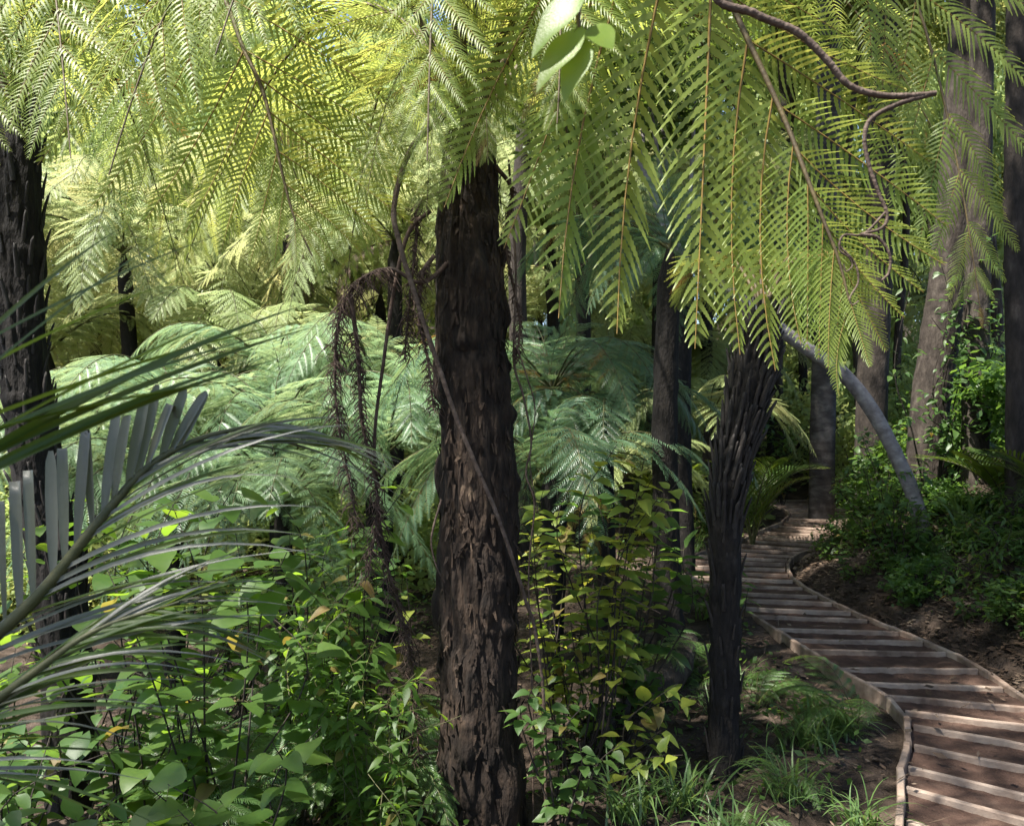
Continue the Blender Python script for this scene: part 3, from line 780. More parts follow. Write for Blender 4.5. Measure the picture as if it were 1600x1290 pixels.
# ------------------------------------------------------------------ trees
def crown_arrays(seed, n, clumps, leaf, hollow=.35):
    rs = np.random.RandomState(seed)
    c = rs.normal(0, 1, (clumps, 3)); c /= np.linalg.norm(c, axis=1)[:, None]; c *= (rs.uniform(hollow, 1, clumps) ** .6)[:, None]
    r = rs.uniform(.16, .32, clumps)
    k = rs.randint(0, clumps, n)
    p = c[k] + rs.normal(0, .5, (n, 3)) * r[k][:, None]
    a = rs.normal(0, 1, (n, 3)); a[:, 2] -= .5; a /= np.linalg.norm(a, axis=1)[:, None]
    up = rs.normal(0, .6, (n, 3)) + (0, 0, 1); b = np.cross(a, up); b /= np.linalg.norm(b, axis=1)[:, None]
    ln = (leaf * rs.uniform(.6, 1.3, n))[:, None]
    V = np.stack([p, p + a * ln * .5 + b * ln * .24, p + a * ln, p + a * ln * .5 - b * ln * .24], 1).reshape(-1, 3)
    return V, np.arange(n * 4).reshape(-1, 4)


CROWN = {}


def crown(kind, v):
    k = (kind, v)
    if k not in CROWN:
        n, cl, leaf, mt = {'forest': (16000, 90, .075, 'leaf_forest'), 'canopy': (11000, 70, .085, 'leaf_canopy')}[kind]
        V, F = crown_arrays(80 + v, n, cl, leaf)
        CROWN[k] = mk_mesh('crown', V, F, np.zeros(len(F)), [mt], False)
    return CROWN[k]


def tree(label, base, pts, rads, bark, crown_at=None, crown_r=(2, 2, 1.6), kind='canopy', v=0, group=None, sides=40, rings=90, rough=.12, seed=1, name='tree', limbs=4, **kw):
    base = Vector(base)
    root = thing(name, label, 'tree' if name != 'nikau_palm' else 'palm', base, group)
    P = [(0, 0, -.3)] + [Vector(p) - base for p in pts]
    obj('trunk', trunk_mesh('trunk', P, rads, bark, sides, rings, rough, seed, **kw), root)
    if crown_at is not None:
        c = Vector(crown_at) - base; rr = random.Random(seed)
        tp = Vector(P[-1])
        for i in range(limbs):
            e = c + Vector((rr.uniform(-.7, .7) * crown_r[0], rr.uniform(-.7, .7) * crown_r[1], rr.uniform(-.2, .6) * crown_r[2]))
            st = tp * rr.uniform(.8, 1.0)
            v_, f_ = tube_arrays(spline([st, st.lerp(e, .5) + Vector((0, 0, .3)), e], 10), np.linspace(rads[-1] * .6, .02, 10), 6)
            obj('limb', mk_mesh('limb', v_, f_, np.zeros(len(f_)), [bark]), root)
        o = obj('crown', crown(kind, v), root); o.location = c; o.scale = crown_r; o.rotation_euler = (0, 0, rr.uniform(0, 6.28))
    return root


def gbase(px, d, dx=0): x = (px - CX) / FPX * d + dx; return Vector((x, d, gz(x, d) - .05))


# grey bare trunk leaning across the path
bb = at(1452, 858, 8.0); bb.z = gz(bb.x, 8.0)
tree('bare pale grey trunk bending over toward the path from the bank', bb, [at(1432, 790, 8.0), at(1402, 715, 8.0), at(1362, 640, 8.0), at(1318, 585, 8.0), at(1262, 545, 8.05), at(1200, 500, 8.1), at(1140, 455, 8.2), at(1060, 390, 8.3), at(1000, 250, 8.5)],
     [.085, .072, .068, .07, .068, .065, .062, .058, .05, .035], 'grey_bark', (1.2, 8.8, 5.6), (1.4, 1.4, .9), 'canopy', 1, sides=36, rings=160, rough=.10, seed=5, name='leaning_tree')
tree('ringed grey palm trunk standing where the path bends', gbase(1283, 13.5), [at(1285, 700, 13.5), at(1288, 560, 13.5), at(1292, 300, 13.5), at(1296, 0, 13.5), at(1296, -150, 13.5)], [.20, .19, .185, .18, .17], 'ring_bark', None, sides=40, rings=140, rough=.05, seed=6, name='nikau_palm', ring=.8, ringstep=.11)
tree('dark half lit trunk rising behind the leaning grey trunk', gbase(1362, 11.5), [at(1362, 640, 11.5), at(1370, 450, 11.5), at(1380, 100, 11.5), at(1385, -350, 11.5)], [.24, .20, .19, .18, .15], 'brown_bark', (4.6, 12.5, 12.5), (3.2, 3.0, 2.0), 'canopy', 2, sides=44, rings=160, rough=.08, seed=7, name='forest_tree', ring=.22, ringstep=.16)
tree('stout mottled grey trunk wrapped with a leafy climber', gbase(1445, 9.5), [at(1448, 690, 9.5), at(1466, 540, 9.5), at(1486, 380, 9.5), at(1506, 100, 9.5), at(1520, -400, 9.5)], [.24, .205, .20, .19, .18, .14], 'brown_bark', (4.8, 10.2, 11.5), (3.0, 3.0, 2.0), 'canopy', 0, sides=60, rings=220, rough=.10, seed=8, name='forest_tree', ring=.25, ringstep=.14)
tree('dark vine covered trunk standing next to the stout mottled one', gbase(1524, 9.0), [at(1524, 650, 9.0), at(1526, 500, 9.0), at(1530, 340, 9.0), at(1536, 0, 9.0), at(1540, -400, 9.0)], [.15, .13, .125, .12, .10], 'brown_bark', (6.6, 8.6, 10.5), (2.6, 2.6, 1.8), 'canopy', 1, sides=44, rings=140, rough=.2, seed=9, name='forest_tree')
tree('dark straight trunk on the top edge of the steep bank', gbase(1592, 7.6), [at(1590, 600, 7.6), at(1588, 350, 7.6), at(1590, 100, 7.6), at(1592, -300, 7.6), at(1592, -600, 7.6)], [.12, .10, .10, .10, .09, .07], 'brown_bark', (5.6, 6.6, 10.0), (2.6, 2.6, 1.8), 'canopy', 2, sides=40, rings=140, rough=.18, seed=10, name='forest_tree')
tree('slim dark trunk far behind the big fibrous trunk', gbase(812, 10.5), [at(812, 600, 10.5), at(808, 400, 10.5), at(820, 200, 10.5), at(828, 0, 10.5), at(830, -250, 10.5)], [.15, .115, .11, .105, .09, .07], 'brown_bark', (0, 12.0, 11.0), (1.8, 1.8, 1.2), 'canopy', 0, sides=36, rings=120, rough=.12, seed=11, name='forest_tree')
for i, (px, d, w) in enumerate([(1345, 16, .07), (1228, 17, .10), (1415, 17, .08), (1560, 15, .10), (1180, 20, .12), (1500, 20, .14), (845, 16, .05), (868, 18, .09), (1250, 24, .16), (1395, 26, .2), (1580, 24, .18), (1090, 26, .15), (930, 22, .12)]):
    bs = gbase(px, d)
    tree('slender dark trunk far back among the bright foliage', bs, [bs + Vector((R.uniform(-.2, .2), 0, 2.5)), bs + Vector((R.uniform(-.4, .4), 0, 6)), bs + Vector((R.uniform(-.6, .6), 0, 10))], [w * 1.2, w, w * .9, w * .7], 'brown_bark', bs + Vector((0, 0, 11)), (2.2, 2.2, 1.6), 'forest', i % 3, group='slender far trunks', sides=14, rings=24, seed=20 + i, name='forest_tree', limbs=2)
tree('unseen tall tree added to shade the young grey fronded palm', (-3.9, -.5, gz(-3.9, -.5)), [(-3.95, -.5, 3), (-4.0, -.4, 6)], [.2, .17, .12], 'brown_bark', (-4.1, -.3, 7.4), (1.7, 1.6, 1.2), 'canopy', 1, sides=24, rings=40, seed=19, name='forest_tree')  # added out of frame, its crown keeps the sun off the near palm
tree('unseen tree added close behind the big fibrous trunk to shade the path', (-.27, 6.2, gz(-.27, 6.2)), [(-.28, 6.2, 3), (-.28, 6.1, 6), (-.3, 6.0, 8.2)], [.12, .11, .10, .08], 'brown_bark', (-.5, 4.7, 8.9), (1.7, 2.5, 1.2), 'canopy', 2, sides=24, rings=60, seed=29, name='forest_tree')  # added tree, trunk hidden and crown above view, to shade the path
tree('unseen tall tree added above the lowest steps to shade the bank', (4.3, 3.1, gz(4.3, 3.1)), [(4.2, 3.2, 4), (3.4, 3.7, 7)], [.16, .14, .10], 'brown_bark', (2.3, 5.0, 8.8), (1.6, 2.0, 1.2), 'canopy', 0, sides=24, rings=40, seed=39, name='forest_tree')  # added outside the view so that its crown shades the bank
# wall of trees further up the slope
i = 0
for y, n, w, hh in ((24, 9, 15, 3.6), (31, 11, 22, 5.2), (40, 11, 32, 7.0)):
    for k in range(n):
        x = -w + 2 * w * k / (n - 1) + R.uniform(-1, 1); yy = y + R.uniform(-2, 2)
        g0 = Vector((x, yy, gz(x, yy))); hgt = hh * R.uniform(1.0, 1.6)
        tree('broad leafy tree closing off the view up the slope', g0, [g0 + Vector((0, 0, hgt * .5)), g0 + Vector((.2, 0, hgt))], [.25, .2, .14], 'brown_bark', g0 + Vector((0, 0, hgt + .4)), (w / n * 1.5, 2.4, hgt * .85), 'forest', i % 3, group='trees up the slope', sides=12, rings=14, seed=60 + i, limbs=3, name='broadleaf_tree'); i += 1


BUSH = {}


def bush(label, x, y, r, h, mat, seed, group=None, leaf=.10, n=5200):
    b = Vector((x, y, gz(x, y) - .03)); rr = random.Random(seed)
    root = thing('bush', label, 'bush', b, group)
    for i in range(4):
        e = Vector((rr.uniform(-.6, .6) * r, rr.uniform(-.6, .6) * r, h * rr.uniform(.5, .85)))
        v, f = tube_arrays(spline([(0, 0, 0), e * .5 + Vector((0, 0, .1)), e], 8), np.linspace(.02, .005, 8), 5)
        obj('stem', mk_mesh('stem', v, f, np.zeros(len(f)), ['brown_bark']), root)
    k = (mat, seed % 4, leaf)
    if k not in BUSH:
        V, F = crown_arrays(400 + seed % 4, n, 46, leaf, .2)
        BUSH[k] = mk_mesh('foliage', V, F, np.zeros(len(F)), [mat], False)
    o = obj('foliage', BUSH[k], root); o.location = (0, 0, h * .5); o.scale = (r, r, h * .52); o.rotation_euler = (0, 0, rr.uniform(0, 6.28))
    return root


for i, (x, y, r, h) in enumerate([(-2.2, 10.6, 1.0, 1.5), (-4.6, 10.8, 1.2, 1.7), (-6.8, 11, 1.2, 1.7), (-.6, 10.8, .9, 1.3), (-3.4, 12.9, 1.3, 2.0), (-1.0, 13, 1.2, 2.0), (-6, 14, 1.5, 2.4), (-9, 14.5, 1.6, 2.6), (1.0, 15, 1.2, 2.0), (-3, 16.2, 1.6, 2.8), (-7.6, 17, 1.8, 3.0), (.4, 17.5, 1.6, 2.6), (-5.2, 18.2, 1.8, 3.0), (-2.0, 19.6, 1.9, 3.2), (-10, 19, 2.0, 3.2), (-5.2, 9.2, 1.0, 1.2), (-6.6, 9.6, 1.1, 1.3)]):
    bush('round sunlit bush on the slope under the tree ferns', x, y, r, h, 'leaf_forest', 500 + i, 'sunlit bushes on the slope')
for i, (x, y, r, h) in enumerate([(3.4, 16.5, 1.2, 2.2), (6.5, 15.5, 1.4, 2.6), (8.2, 17, 1.6, 3.0), (2.4, 19, 1.6, 2.6), (5.2, 20, 1.8, 3.2), (10.5, 20, 2.0, 3.4), (7.6, 13.5, 1.2, 2.0), (8.6, 22, 2.0, 4.0), (4.0, 23, 2.0, 4.0)]):
    bush('round bush in the light between the trunks past the bend', x, y, r, h, 'leaf_forest', 530 + i, 'bushes past the bend')
for i, (x, y, r, h, lb) in enumerate([(5.3, 6.6, .8, 1.0, 'dark dense bush on top of the steep bank'), (5.6, 8.4, .9, 1.2, 'dark dense bush beside the vine covered trunk foot'), (4.9, 5.4, .7, .8, 'dense bush on the bank above the lowest steps'), (4.75, 10.2, .7, .9, 'dense bush behind the stout mottled trunk foot'), (6.4, 11.2, 1.0, 1.5, 'dense dark bush between the tall dark trunks')]):
    bush(lb, x, y, r, h, 'leaf_mid', 550 + i, leaf=.13)


_rs = np.random.RandomState(17)
for i in range(38):
    y = 4.0 + 6.8 * (i + _rs.rand()) / 38; x = float(np.interp(y, ER3[_o, 1], ER3[_o, 0])) + .40 + 1.4 * _rs.rand()
    r = _rs.uniform(.2, .38)
    bush('low leafy bush covering the bank beside the steps', x, y, r, r * _rs.uniform(.8, 1.3), 'leaf_mid', 570 + i, 'low bushes on the bank', leaf=.17, n=1500)


# ------------------------------------------------------------------ palms
def palm_leaflet(q_or_none, p, d, up, ln, w, sag, mat, parent, twist=0.0, tipcurl=0.0, n=9, blunt=False):
    t = np.linspace(0, 1, n); d = nrm(d); s = nrm(np.cross(d, up)); u = np.cross(s, d)
    if twist: s, u = s * math.cos(twist) + u * math.sin(twist), u * math.cos(twist) - s * math.sin(twist)
    c = np.asarray(p)[None] + np.outer(t * ln, d) + np.outer(-sag * ln * t ** 2.2, (0, 0, 1)) + np.outer(tipcurl * ln * np.clip(t - .8, 0, 1) ** 2 * 6, (0, 0, -1))
    pr = np.clip(np.sin(np.clip(t * .93 + .07, 0, 1) ** .55 * math.pi), .03, 1) * w * .5
    if blunt: pr = np.interp(t, (0, .25, .6, .9, 1), (.45, .85, 1, .85, .35)) * w * .5
    V = np.concatenate([c + np.outer(pr, s) + np.outer(pr * .45, u), c, c - np.outer(pr, s) + np.outer(pr * .45, u)])
    k = np.arange(n - 1)
    F = np.concatenate([np.stack([k, n + k, n + k + 1, k + 1], 1), np.stack([n + k, 2 * n + k, 2 * n + k + 1, n + k + 1], 1)])
    return obj('leaflet', mk_mesh('leaflet', V, F, np.zeros(len(F)), [mat]), parent)


def near_palm():
    rs = np.random.RandomState(9)
    b = Vector((-2.1, 1.75, gz(-2.1, 1.75)))
    root = thing('nikau_palm', 'young palm whose grey green feather fronds reach in over the shrubs', 'palm', b)
    o_ = lambda p: np.asarray(tuple(Vector(p) - b))
    obj('trunk', trunk_mesh('trunk', [(0, 0, -.2), (0, 0, .25), (.02, 0, .55)], [.14, .12, .10], 'ring_bark', 30, 30, .08, 3), root)
    # frond 1: grey, arching right, leaflets standing up on its upper side and sweeping forward on its lower
    pts = [b + Vector((.02, 0, .5)), at(-260, 1230, 1.8), at(-60, 1040, 1.9), at(60, 930, 1.95), at(150, 820, 2.0), at(225, 735, 2.05), at(300, 690, 2.1), at(380, 668, 2.15), at(440, 660, 2.2)]
    P = np.array([o_(p) for p in spline(pts, 80)])
    v, f = tube_arrays(P, np.linspace(.022, .003, 80), 8)
    fr = obj('frond', mk_mesh('rachis', v, f, np.zeros(len(f)), ['rachis_green']), root); fr['label'] = 'grey green frond with leaflets standing up along its upper side'
    for k in range(17):
        t = .26 + .50 * k / 17; i = int(t * 79); T = nrm(P[min(79, i + 1)] - P[i - 1])
        ln = (.37 - .23 * max(0, (t - .36) / .40)) * rs.uniform(.9, 1.08)
        d = np.array((-.13 + .62 * (max(0, t - .26) / .5) ** 1.6, .05, 1)) + rs.normal(0, .05, 3)
        palm_leaflet(None, P[i], d, (-.05, -1, .2), ln, .028, rs.uniform(.0, .06), 'palm_leaf', fr, rs.uniform(-.35, .45), rs.uniform(.3, 1.4) if rs.rand() < .6 else 0, n=12, blunt=True)
    for k in range(34):
        t = .22 + .77 * k / 34; i = int(t * 79); T = nrm(P[min(79, i + 1)] - P[i - 1])
        ln = (.78 - .45 * max(0, (t - .4) / .6)) * rs.uniform(.85, 1.1)
        d = T + np.array((.42, -.12, -.10 - .14 * t)) + rs.normal(0, .05, 3)
        palm_leaflet(None, P[i], d, (0, -.5, 1), ln, .0135, rs.uniform(.18, .38), 'palm_leaf' if rs.rand() < .7 else 'palm_green', fr, rs.uniform(-.9, .3))
    # frond 2: close to the lens, only its long green leaflets reach into view
    pts = [b + Vector((.0, 0, .5)), Vector((-1.75, 1.35, 1.5)), Vector((-1.15, 1.15, 1.72)), Vector((-.88, 1.1, 1.66)), Vector((-.72, 1.1, 1.56))]
    P2 = np.array([o_(p) for p in spline(pts, 60)])
    v, f = tube_arrays(P2, np.linspace(.02, .004, 60), 8)
    fr2 = obj('frond', mk_mesh('rachis', v, f, np.zeros(len(f)), ['rachis_green']), root); fr2['label'] = 'green frond with long thin leaflets fanning out wide'
    ends = [(530, 442, 1.5, (-90, 720)), (520, 470, 1.48, (-70, 735)), (545, 505, 1.45, (-80, 745)), (500, 515, 1.42, (-60, 700)), (475, 560, 1.4, (-60, 760)), (545, 498, 1.52, (-110, 690)), (500, 596, 1.4, (-80, 690)), (440, 560, 1.36, (-90, 770)), (330, 430, 1.5, (-140, 640)), (225, 345, 1.55, (-60, 560)), (430, 350, 1.55, (-70, 560)), (350, 330, 1.6, (-70, 620))]
    for ex, ey, d, (sx, sy) in ends:
        a = o_(at(sx, sy, 1.12)); e = o_(at(ex, ey - 14, d))
        ln = float(np.linalg.norm(e - a))
        palm_leaflet(None, a, e - a + np.array((0, 0, .10 * ln)), (0, -.4, 1), ln, (.017 if ey > 400 else .008), .10, 'palm_green', fr2, rs.uniform(-.6, .6), n=14)
    # frond 3: low, dark leaflets across the lower left
    pts = [b + Vector((.02, 0, .5)), at(-330, 1330, 1.7), at(-120, 1180, 1.75), at(40, 1060, 1.8), at(150, 985, 1.85), at(280, 940, 1.9)]
    P3 = np.array([o_(p) for p in spline(pts, 60)])
    v, f = tube_arrays(P3, np.linspace(.02, .003, 60), 8)
    fr3 = obj('frond', mk_mesh('rachis', v, f, np.zeros(len(f)), ['rachis_green']), root); fr3['label'] = 'low dark frond sweeping out under the grey one'
    for k in range(30):
        t = .25 + .74 * k / 30; i = int(t * 59); T = nrm(P3[min(59, i + 1)] - P3[i - 1])
        ln = (.62 - .3 * max(0, (t - .4) / .6)) * rs.uniform(.85, 1.1)
        for sd in (1, -1):
            d = T + (np.array((.25, -.25, -.25)) if sd > 0 else np.array((.25, .3, .28))) + rs.normal(0, .07, 3)
            palm_leaflet(None, P3[i], d, (0, -.5, 1), ln, .0125, rs.uniform(.15, .4), 'palm_green' if rs.rand() < .5 else 'palm_leaf', fr3, rs.uniform(-.6, .6))


near_palm()


def fan_palm(label, x, y, n, ln, mat, seed, group=None, up=.9, spread=1.0):
    rs = np.random.RandomState(seed); b = Vector((x, y, gz(x, y) - .03))
    root = thing('young_palm', label, 'palm', b, group)
    for i in range(n):
        az = 6.283 * i / n + rs.uniform(-.3, .3); c, s = math.cos(az), math.sin(az); L = ln * rs.uniform(.8, 1.1)
        P = frond_shape((0, 0, 0), (c * L * .22 * spread, s * L * .22 * spread, L * .6 * up), (c * L * .62 * spread, s * L * .62 * spread, L * rs.uniform(.75, .95) * up), 24)
        q = Q(); v, f = tube_arrays(P, np.linspace(.012, .003, 24), 5); q.add(v, f, 1)
        T, A, Bn = frames(P)
        for k in range(26):
            t = .2 + .79 * k / 26; j = int(t * 23)
            for sd in (1, -1):
                d = nrm(T[j] * .9 + sd * A[j] * .75 + Bn[j] * .2); l2 = L * .34 * (1 - .6 * max(0, t - .5) / .5) * rs.uniform(.85, 1.1)
                sdv = nrm(np.cross(d, Bn[j])); w = .011
                p0 = P[j]; p1 = p0 + d * l2 * .5; p2 = p0 + d * l2 + np.array((0, 0, -.12 * l2))
                q.add([p0 - sdv * w * .5, p0 + sdv * w * .5, p1 + sdv * w, p1 - sdv * w, p2 + sdv * .001, p2 - sdv * .001], [(0, 1, 2, 3), (3, 2, 4, 5)], 0)
        obj('frond', q.mesh('palm_frond', [mat, 'rachis_green']), root)
    return root


fan_palm('small yellow green palm fanning up beside the far path bend', 3.15, 10.9, 9, 1.5, 'palm_green', 1, up=.95)
fan_palm('dark young palm spreading at the foot of the stout mottled trunk', 4.85, 8.2, 9, 1.1, 'palm_green', 2, up=.6, spread=1.3)
fan_palm('spiky young palm on the bank below the vine covered trunk', 4.75, 7.2, 9, 1.0, 'palm_green', 3, up=.75, spread=1.2)
fan_palm('young palm low in the sunny hollow beyond the thin fern trunk', 2.3, 12.2, 8, 1.3, 'palm_green', 4)


# ------------------------------------------------------------------ shrubs, herbs, grass
def shrub(label, x, y, stems, height, spread, kind, leaf, per, seed, group=None, name='shrub', cat='shrub', lean=(0, 0), droop=.2, r0=.007, z=None, first=.3, bark='brown_bark', limit=None):
    rs = np.random.RandomState(seed); b = Vector((x, y, (gz(x, y) if z is None else z) - .03))
    root = thing(name, label, cat, b, group)
    for i in range(stems):
        az = rs.uniform(0, 6.283); r = spread * rs.uniform(.25, 1); h = height * rs.uniform(.6, 1.08)
        e = np.array((math.cos(az) * r + lean[0], math.sin(az) * r + lean[1], h))
        m = e * .5 + np.array((rs.uniform(-.1, .1) * spread, rs.uniform(-.1, .1) * spread, h * .12))
        j1 = rs.normal(0, .16, 3) * spread * (1, 1, .3); j2 = rs.normal(0, .2, 3) * spread * (1, 1, .3)
        P = spline([np.append(rs.normal(0, .12, 2) * spread, 0), e * .3 + j1 * .6, m * 1.25 + j2, e + j1], 16)
        v, f = tube_arrays(P, np.linspace(r0, .0016, 16), 5)
        st = obj('stem', mk_mesh('stem', v, f, np.zeros(len(f)), [bark]), root)
        T, A, Bn = frames(P)
        for k in range(per):
            t = first + (1 - first) * (k + rs.uniform(0, .5)) / per; j = min(15, int(t * 15))
            ph = k * 2.4 + rs.uniform(-.4, .4)
            d = math.cos(ph) * A[j] + math.sin(ph) * Bn[j] + T[j] * .35; d[2] = d[2] * .5 - droop + rs.uniform(-.15, .15)
            s = leaf * rs.uniform(.6, 1.2)
            # a short twig carries the leaf away from the stem
            p = P[j] + nrm(d) * s * {'heart': .35, 'ovate': .15, 'green': .12, 'lance': .1}[kind]
            up = np.array((rs.uniform(-.35, .35), rs.uniform(-.5, .2), 1.0))
            obj('leaf', LEAF['old' if rs.rand() < .02 else kind, rs.randint(3)], st, basis(d, up, p, s))
    return root


# left: heart leaved shrubs
shrub('bright green shrub with broad rounded leaves under the palm frond', -1.25, 3.6, 9, 1.85, .55, 'heart', .125, 20, 1)
shrub('tall broad leaved shrub behind the palm leaflets, beside the leaning dark fern', -1.85, 4.1, 8, 1.9, .5, 'heart', .13, 18, 2)
shrub('broad leaved shrub holding its largest leaves low near the ground', -1.0, 3.1, 6, .85, .38, 'heart', .15, 9, 3)
shrub('broad leaved bush in the shade next to the hanging dead fronds', -.95, 4.4, 9, 1.75, .5, 'heart', .12, 18, 4)
shrub('small leaved herb clump crowding the foot of the big trunk', -.62, 3.7, 15, 1.0, .36, 'lance', .085, 26, 5, name='herb_clump', cat='herb', r0=.003, bark='rachis_green')
shrub('small leaved herb clump below the hanging dead fronds', -.85, 4.0, 15, 1.3, .42, 'lance', .09, 28, 6, name='herb_clump', cat='herb', r0=.003, bark='rachis_green')
shrub('leafy herb clump between the broad leaved shrubs', -1.3, 4.7, 13, 1.3, .45, 'lance', .095, 28, 7, name='herb_clump', cat='herb', r0=.003, bark='rachis_green')
shrub('short narrow leaved herb clump on the soil before the taller herbs', -.45, 3.35, 9, .5, .28, 'lance', .07, 18, 8, name='herb_clump', cat='herb', r0=.003, bark='rachis_green')
shrub('green bush at the foot of the dark leaning fern', -2.2, 4.5, 9, 1.1, .5, 'green', .10, 18, 9)
shrub('slender plant with a few yellowing leaves between trunk and dead fronds', -.52, 4.3, 4, 1.15, .25, 'ovate', .13, 7, 10)
shrub('leafy green bush filling the gap behind the dead fronds', -1.0, 5.6, 12, 1.5, .55, 'green', .11, 24, 11)
shrub('dim green bush behind the broad leaved shrubs in the gully', -2.0, 6.0, 12, 1.4, .65, 'green', .12, 22, 12)
shrub('shaded leafy bush under the lowest palm frond', -1.75, 3.0, 10, .85, .5, 'green', .11, 16, 31)
shrub('dark green bush crowding around the leaning fern foot', -2.3, 3.7, 10, 1.1, .5, 'green', .12, 18, 32)
shrub('leafy bush below the upright grey palm leaflets', -2.7, 4.4, 10, 1.3, .5, 'heart', .12, 16, 33)
# right of the trunk: yellow tipped shrub
shrub('glossy shrub with yellowing pointed leaves beside the big trunk', .34, 4.25, 8, 1.72, .42, 'ovate', .12, 20, 13, first=.45, lean=(.12, 0), droop=-.02)
shrub('lime leaved shrub with level leaf tiers under the silver fronds', .28, 4.7, 8, 1.5, .42, 'ovate', .12, 20, 36, first=.3, droop=-.02)
shrub('fresh green leafy shrub low between the big trunk and the log', .45, 4.5, 10, .85, .4, 'lance', .10, 20, 38)
shrub('green leaved sapling with arching branches before the straight black fern', .60, 4.6, 8, 1.6, .40, 'green', .13, 18, 14, lean=(.1, 0), droop=0)
shrub('low bush with olive yellow leaves on long side branches', .42, 4.2, 5, .62, .5, 'ovate', .11, 9, 15, lean=(.35, 0), droop=.1, first=.5)
shrub('low fresh green bush where the vines meet the ground', .22, 3.75, 8, .75, .26, 'green', .08, 16, 16)
shrub('thin plant with light green leaves growing against the path edge boards', 1.72, 6.35, 4, .55, .16, 'green', .10, 7, 17)
# right bank
shrub('rounded lush green bush at the inner bend of the path', 3.75, 8.4, 13, .95, .55, 'green', .085, 26, 18)
shrub('leafy green bush on the litter slope beside the bend', 3.6, 7.7, 12, .75, .42, 'green', .085, 22, 35)
shrub('dense green bush behind the inner bend under the leaning trunk', 4.2, 9.2, 12, 1.1, .6, 'green', .085, 24, 19)
shrub('feathery light green shrub halfway up the bank', 4.0, 6.7, 10, .55, .45, 'lance', .075, 20, 20, lean=(-.15, -.1))
shrub('low leafy shrub on the bank top at the foot of the leaning trunk', 4.5, 7.3, 10, .55, .5, 'lance', .09, 20, 21)
shrub('yellow green sprawling shrub high on the bank', 4.3, 6.0, 11, .5, .5, 'lance', .08, 20, 22)
shrub('small green shrub low on the litter covered bank', 3.75, 6.1, 8, .38, .3, 'lance', .07, 14, 23)
shrub('leafy bush at the edge of the bank above the lowest steps', 3.75, 5.1, 9, .5, .4, 'green', .075, 16, 24)
shrub('bright bush in the sun outside the far path bend', 2.75, 11.9, 10, .7, .6, 'green', .09, 20, 25)
shrub('bright green bush lit behind the ringed palm trunk', 5.0, 15.5, 12, 1.9, 1.0, 'green', .14, 22, 26)
shrub('tall bright bush across the path from the ringed palm trunk', 4.0, 15.8, 12, 2.4, .9, 'green', .15, 22, 27)
shrub('green thicket bush between the dark trunks', 6.1, 12.8, 12, 1.7, .9, 'green', .13, 22, 28)
shrub('green bush climbing the bank beside the vine covered trunk', 6.0, 9.8, 12, 1.3, .8, 'green', .11, 22, 29)
shrub('sunny shrub behind the straight black fern foot', .9, 7.4, 9, .8, .5, 'green', .10, 18, 30)
shrub('light green shrub in the gap between the fern trunks', 1.75, 7.2, 8, .6, .4, 'lance', .10, 18, 34)


_rs = np.random.RandomState(91)
for i in range(46):
    y = 4.4 + 6.6 * _rs.rand(); x = float(np.interp(y, ER3[_o, 1], ER3[_o, 0])) + .22 + 1.3 * _rs.rand()
    shrub('small green seedling dotted on the bare bank', x, y, 5, .34, .24, ('lance', 'green')[i % 2], .07, 10, 600 + i, group='seedlings on the bank', name='seedling', cat='seedling', r0=.003, bark='rachis_green')


def climber():
    rs = np.random.RandomState(77); b = gbase(1460, 9.2)
    root = thing('climbing_vine', 'bright small leaved climber clinging to the stout mottled trunk', 'vine', b)
    for k in range(13):
        x0 = rs.uniform(-.3, .45)
        pts = [(x0 * .4, 0, .1), (x0, -.1, rs.uniform(.4, .8)), (x0 + rs.uniform(-.3, .3), -.2, rs.uniform(1.0, 1.6)), (x0 + rs.uniform(-.35, .45), -.28, rs.uniform(1.7, 2.9))]
        P = spline(pts, 30); v, f = tube_arrays(P, np.linspace(.012, .003, 30), 5)
        st = obj('stem', mk_mesh('stem', v, f, np.zeros(len(f)), ['brown_bark']), root)
        for j in range(44):
            i = rs.randint(7, 30); d = np.array((rs.uniform(-1, 1), rs.uniform(-1, -.1), rs.uniform(-.6, .3)))
            obj('leaf', LEAF['lance' if rs.rand() < .5 else 'green', rs.randint(3)], st, basis(d, (rs.uniform(-.4, .4), -.5, 1), P[i] + nrm(d) * rs.uniform(.02, .24), rs.uniform(.06, .12)))


climber()

GR = {}


def tuft(label, x, y, n, ln, seed, group=None, lean=(0, 0)):
    rs = np.random.RandomState(seed); b = Vector((x, y, gz(x, y) - .02))
    root = thing('grass_tuft', label, 'grass', b, group)
    if not GR:
        for v in range(5):
            t = np.linspace(0, 1, 9); arch = (.35, .5, .7, .85, .55)[v]
            c = np.stack([arch * t ** 1.6, np.zeros(9) + .04 * np.sin(t * 3 + v), t * 1.0 - arch * .75 * t ** 3], 1)
            w = .015 * (1 - t ** 2.2) + .0006
            V = np.concatenate([c + np.outer(w, (0, 1, 0)), c - np.outer(w, (0, 1, 0)) + (0, 0, .002)]); k = np.arange(8)
            GR[v] = mk_mesh('blade', V, np.stack([k, k + 9, k + 10, k + 1], 1), np.zeros(8), ['grass'])
    for i in range(n):
        o = obj('blade', GR[rs.randint(5)], root); s = ln * rs.uniform(.5, 1.15)
        o.location = (rs.normal(0, .05), rs.normal(0, .05), 0); o.rotation_euler = (rs.uniform(-.3, .3) + lean[1], rs.uniform(-.1, .35) + lean[0], rs.uniform(0, 6.283)); o.scale = (s, s * rs.uniform(.7, 1.3), s)


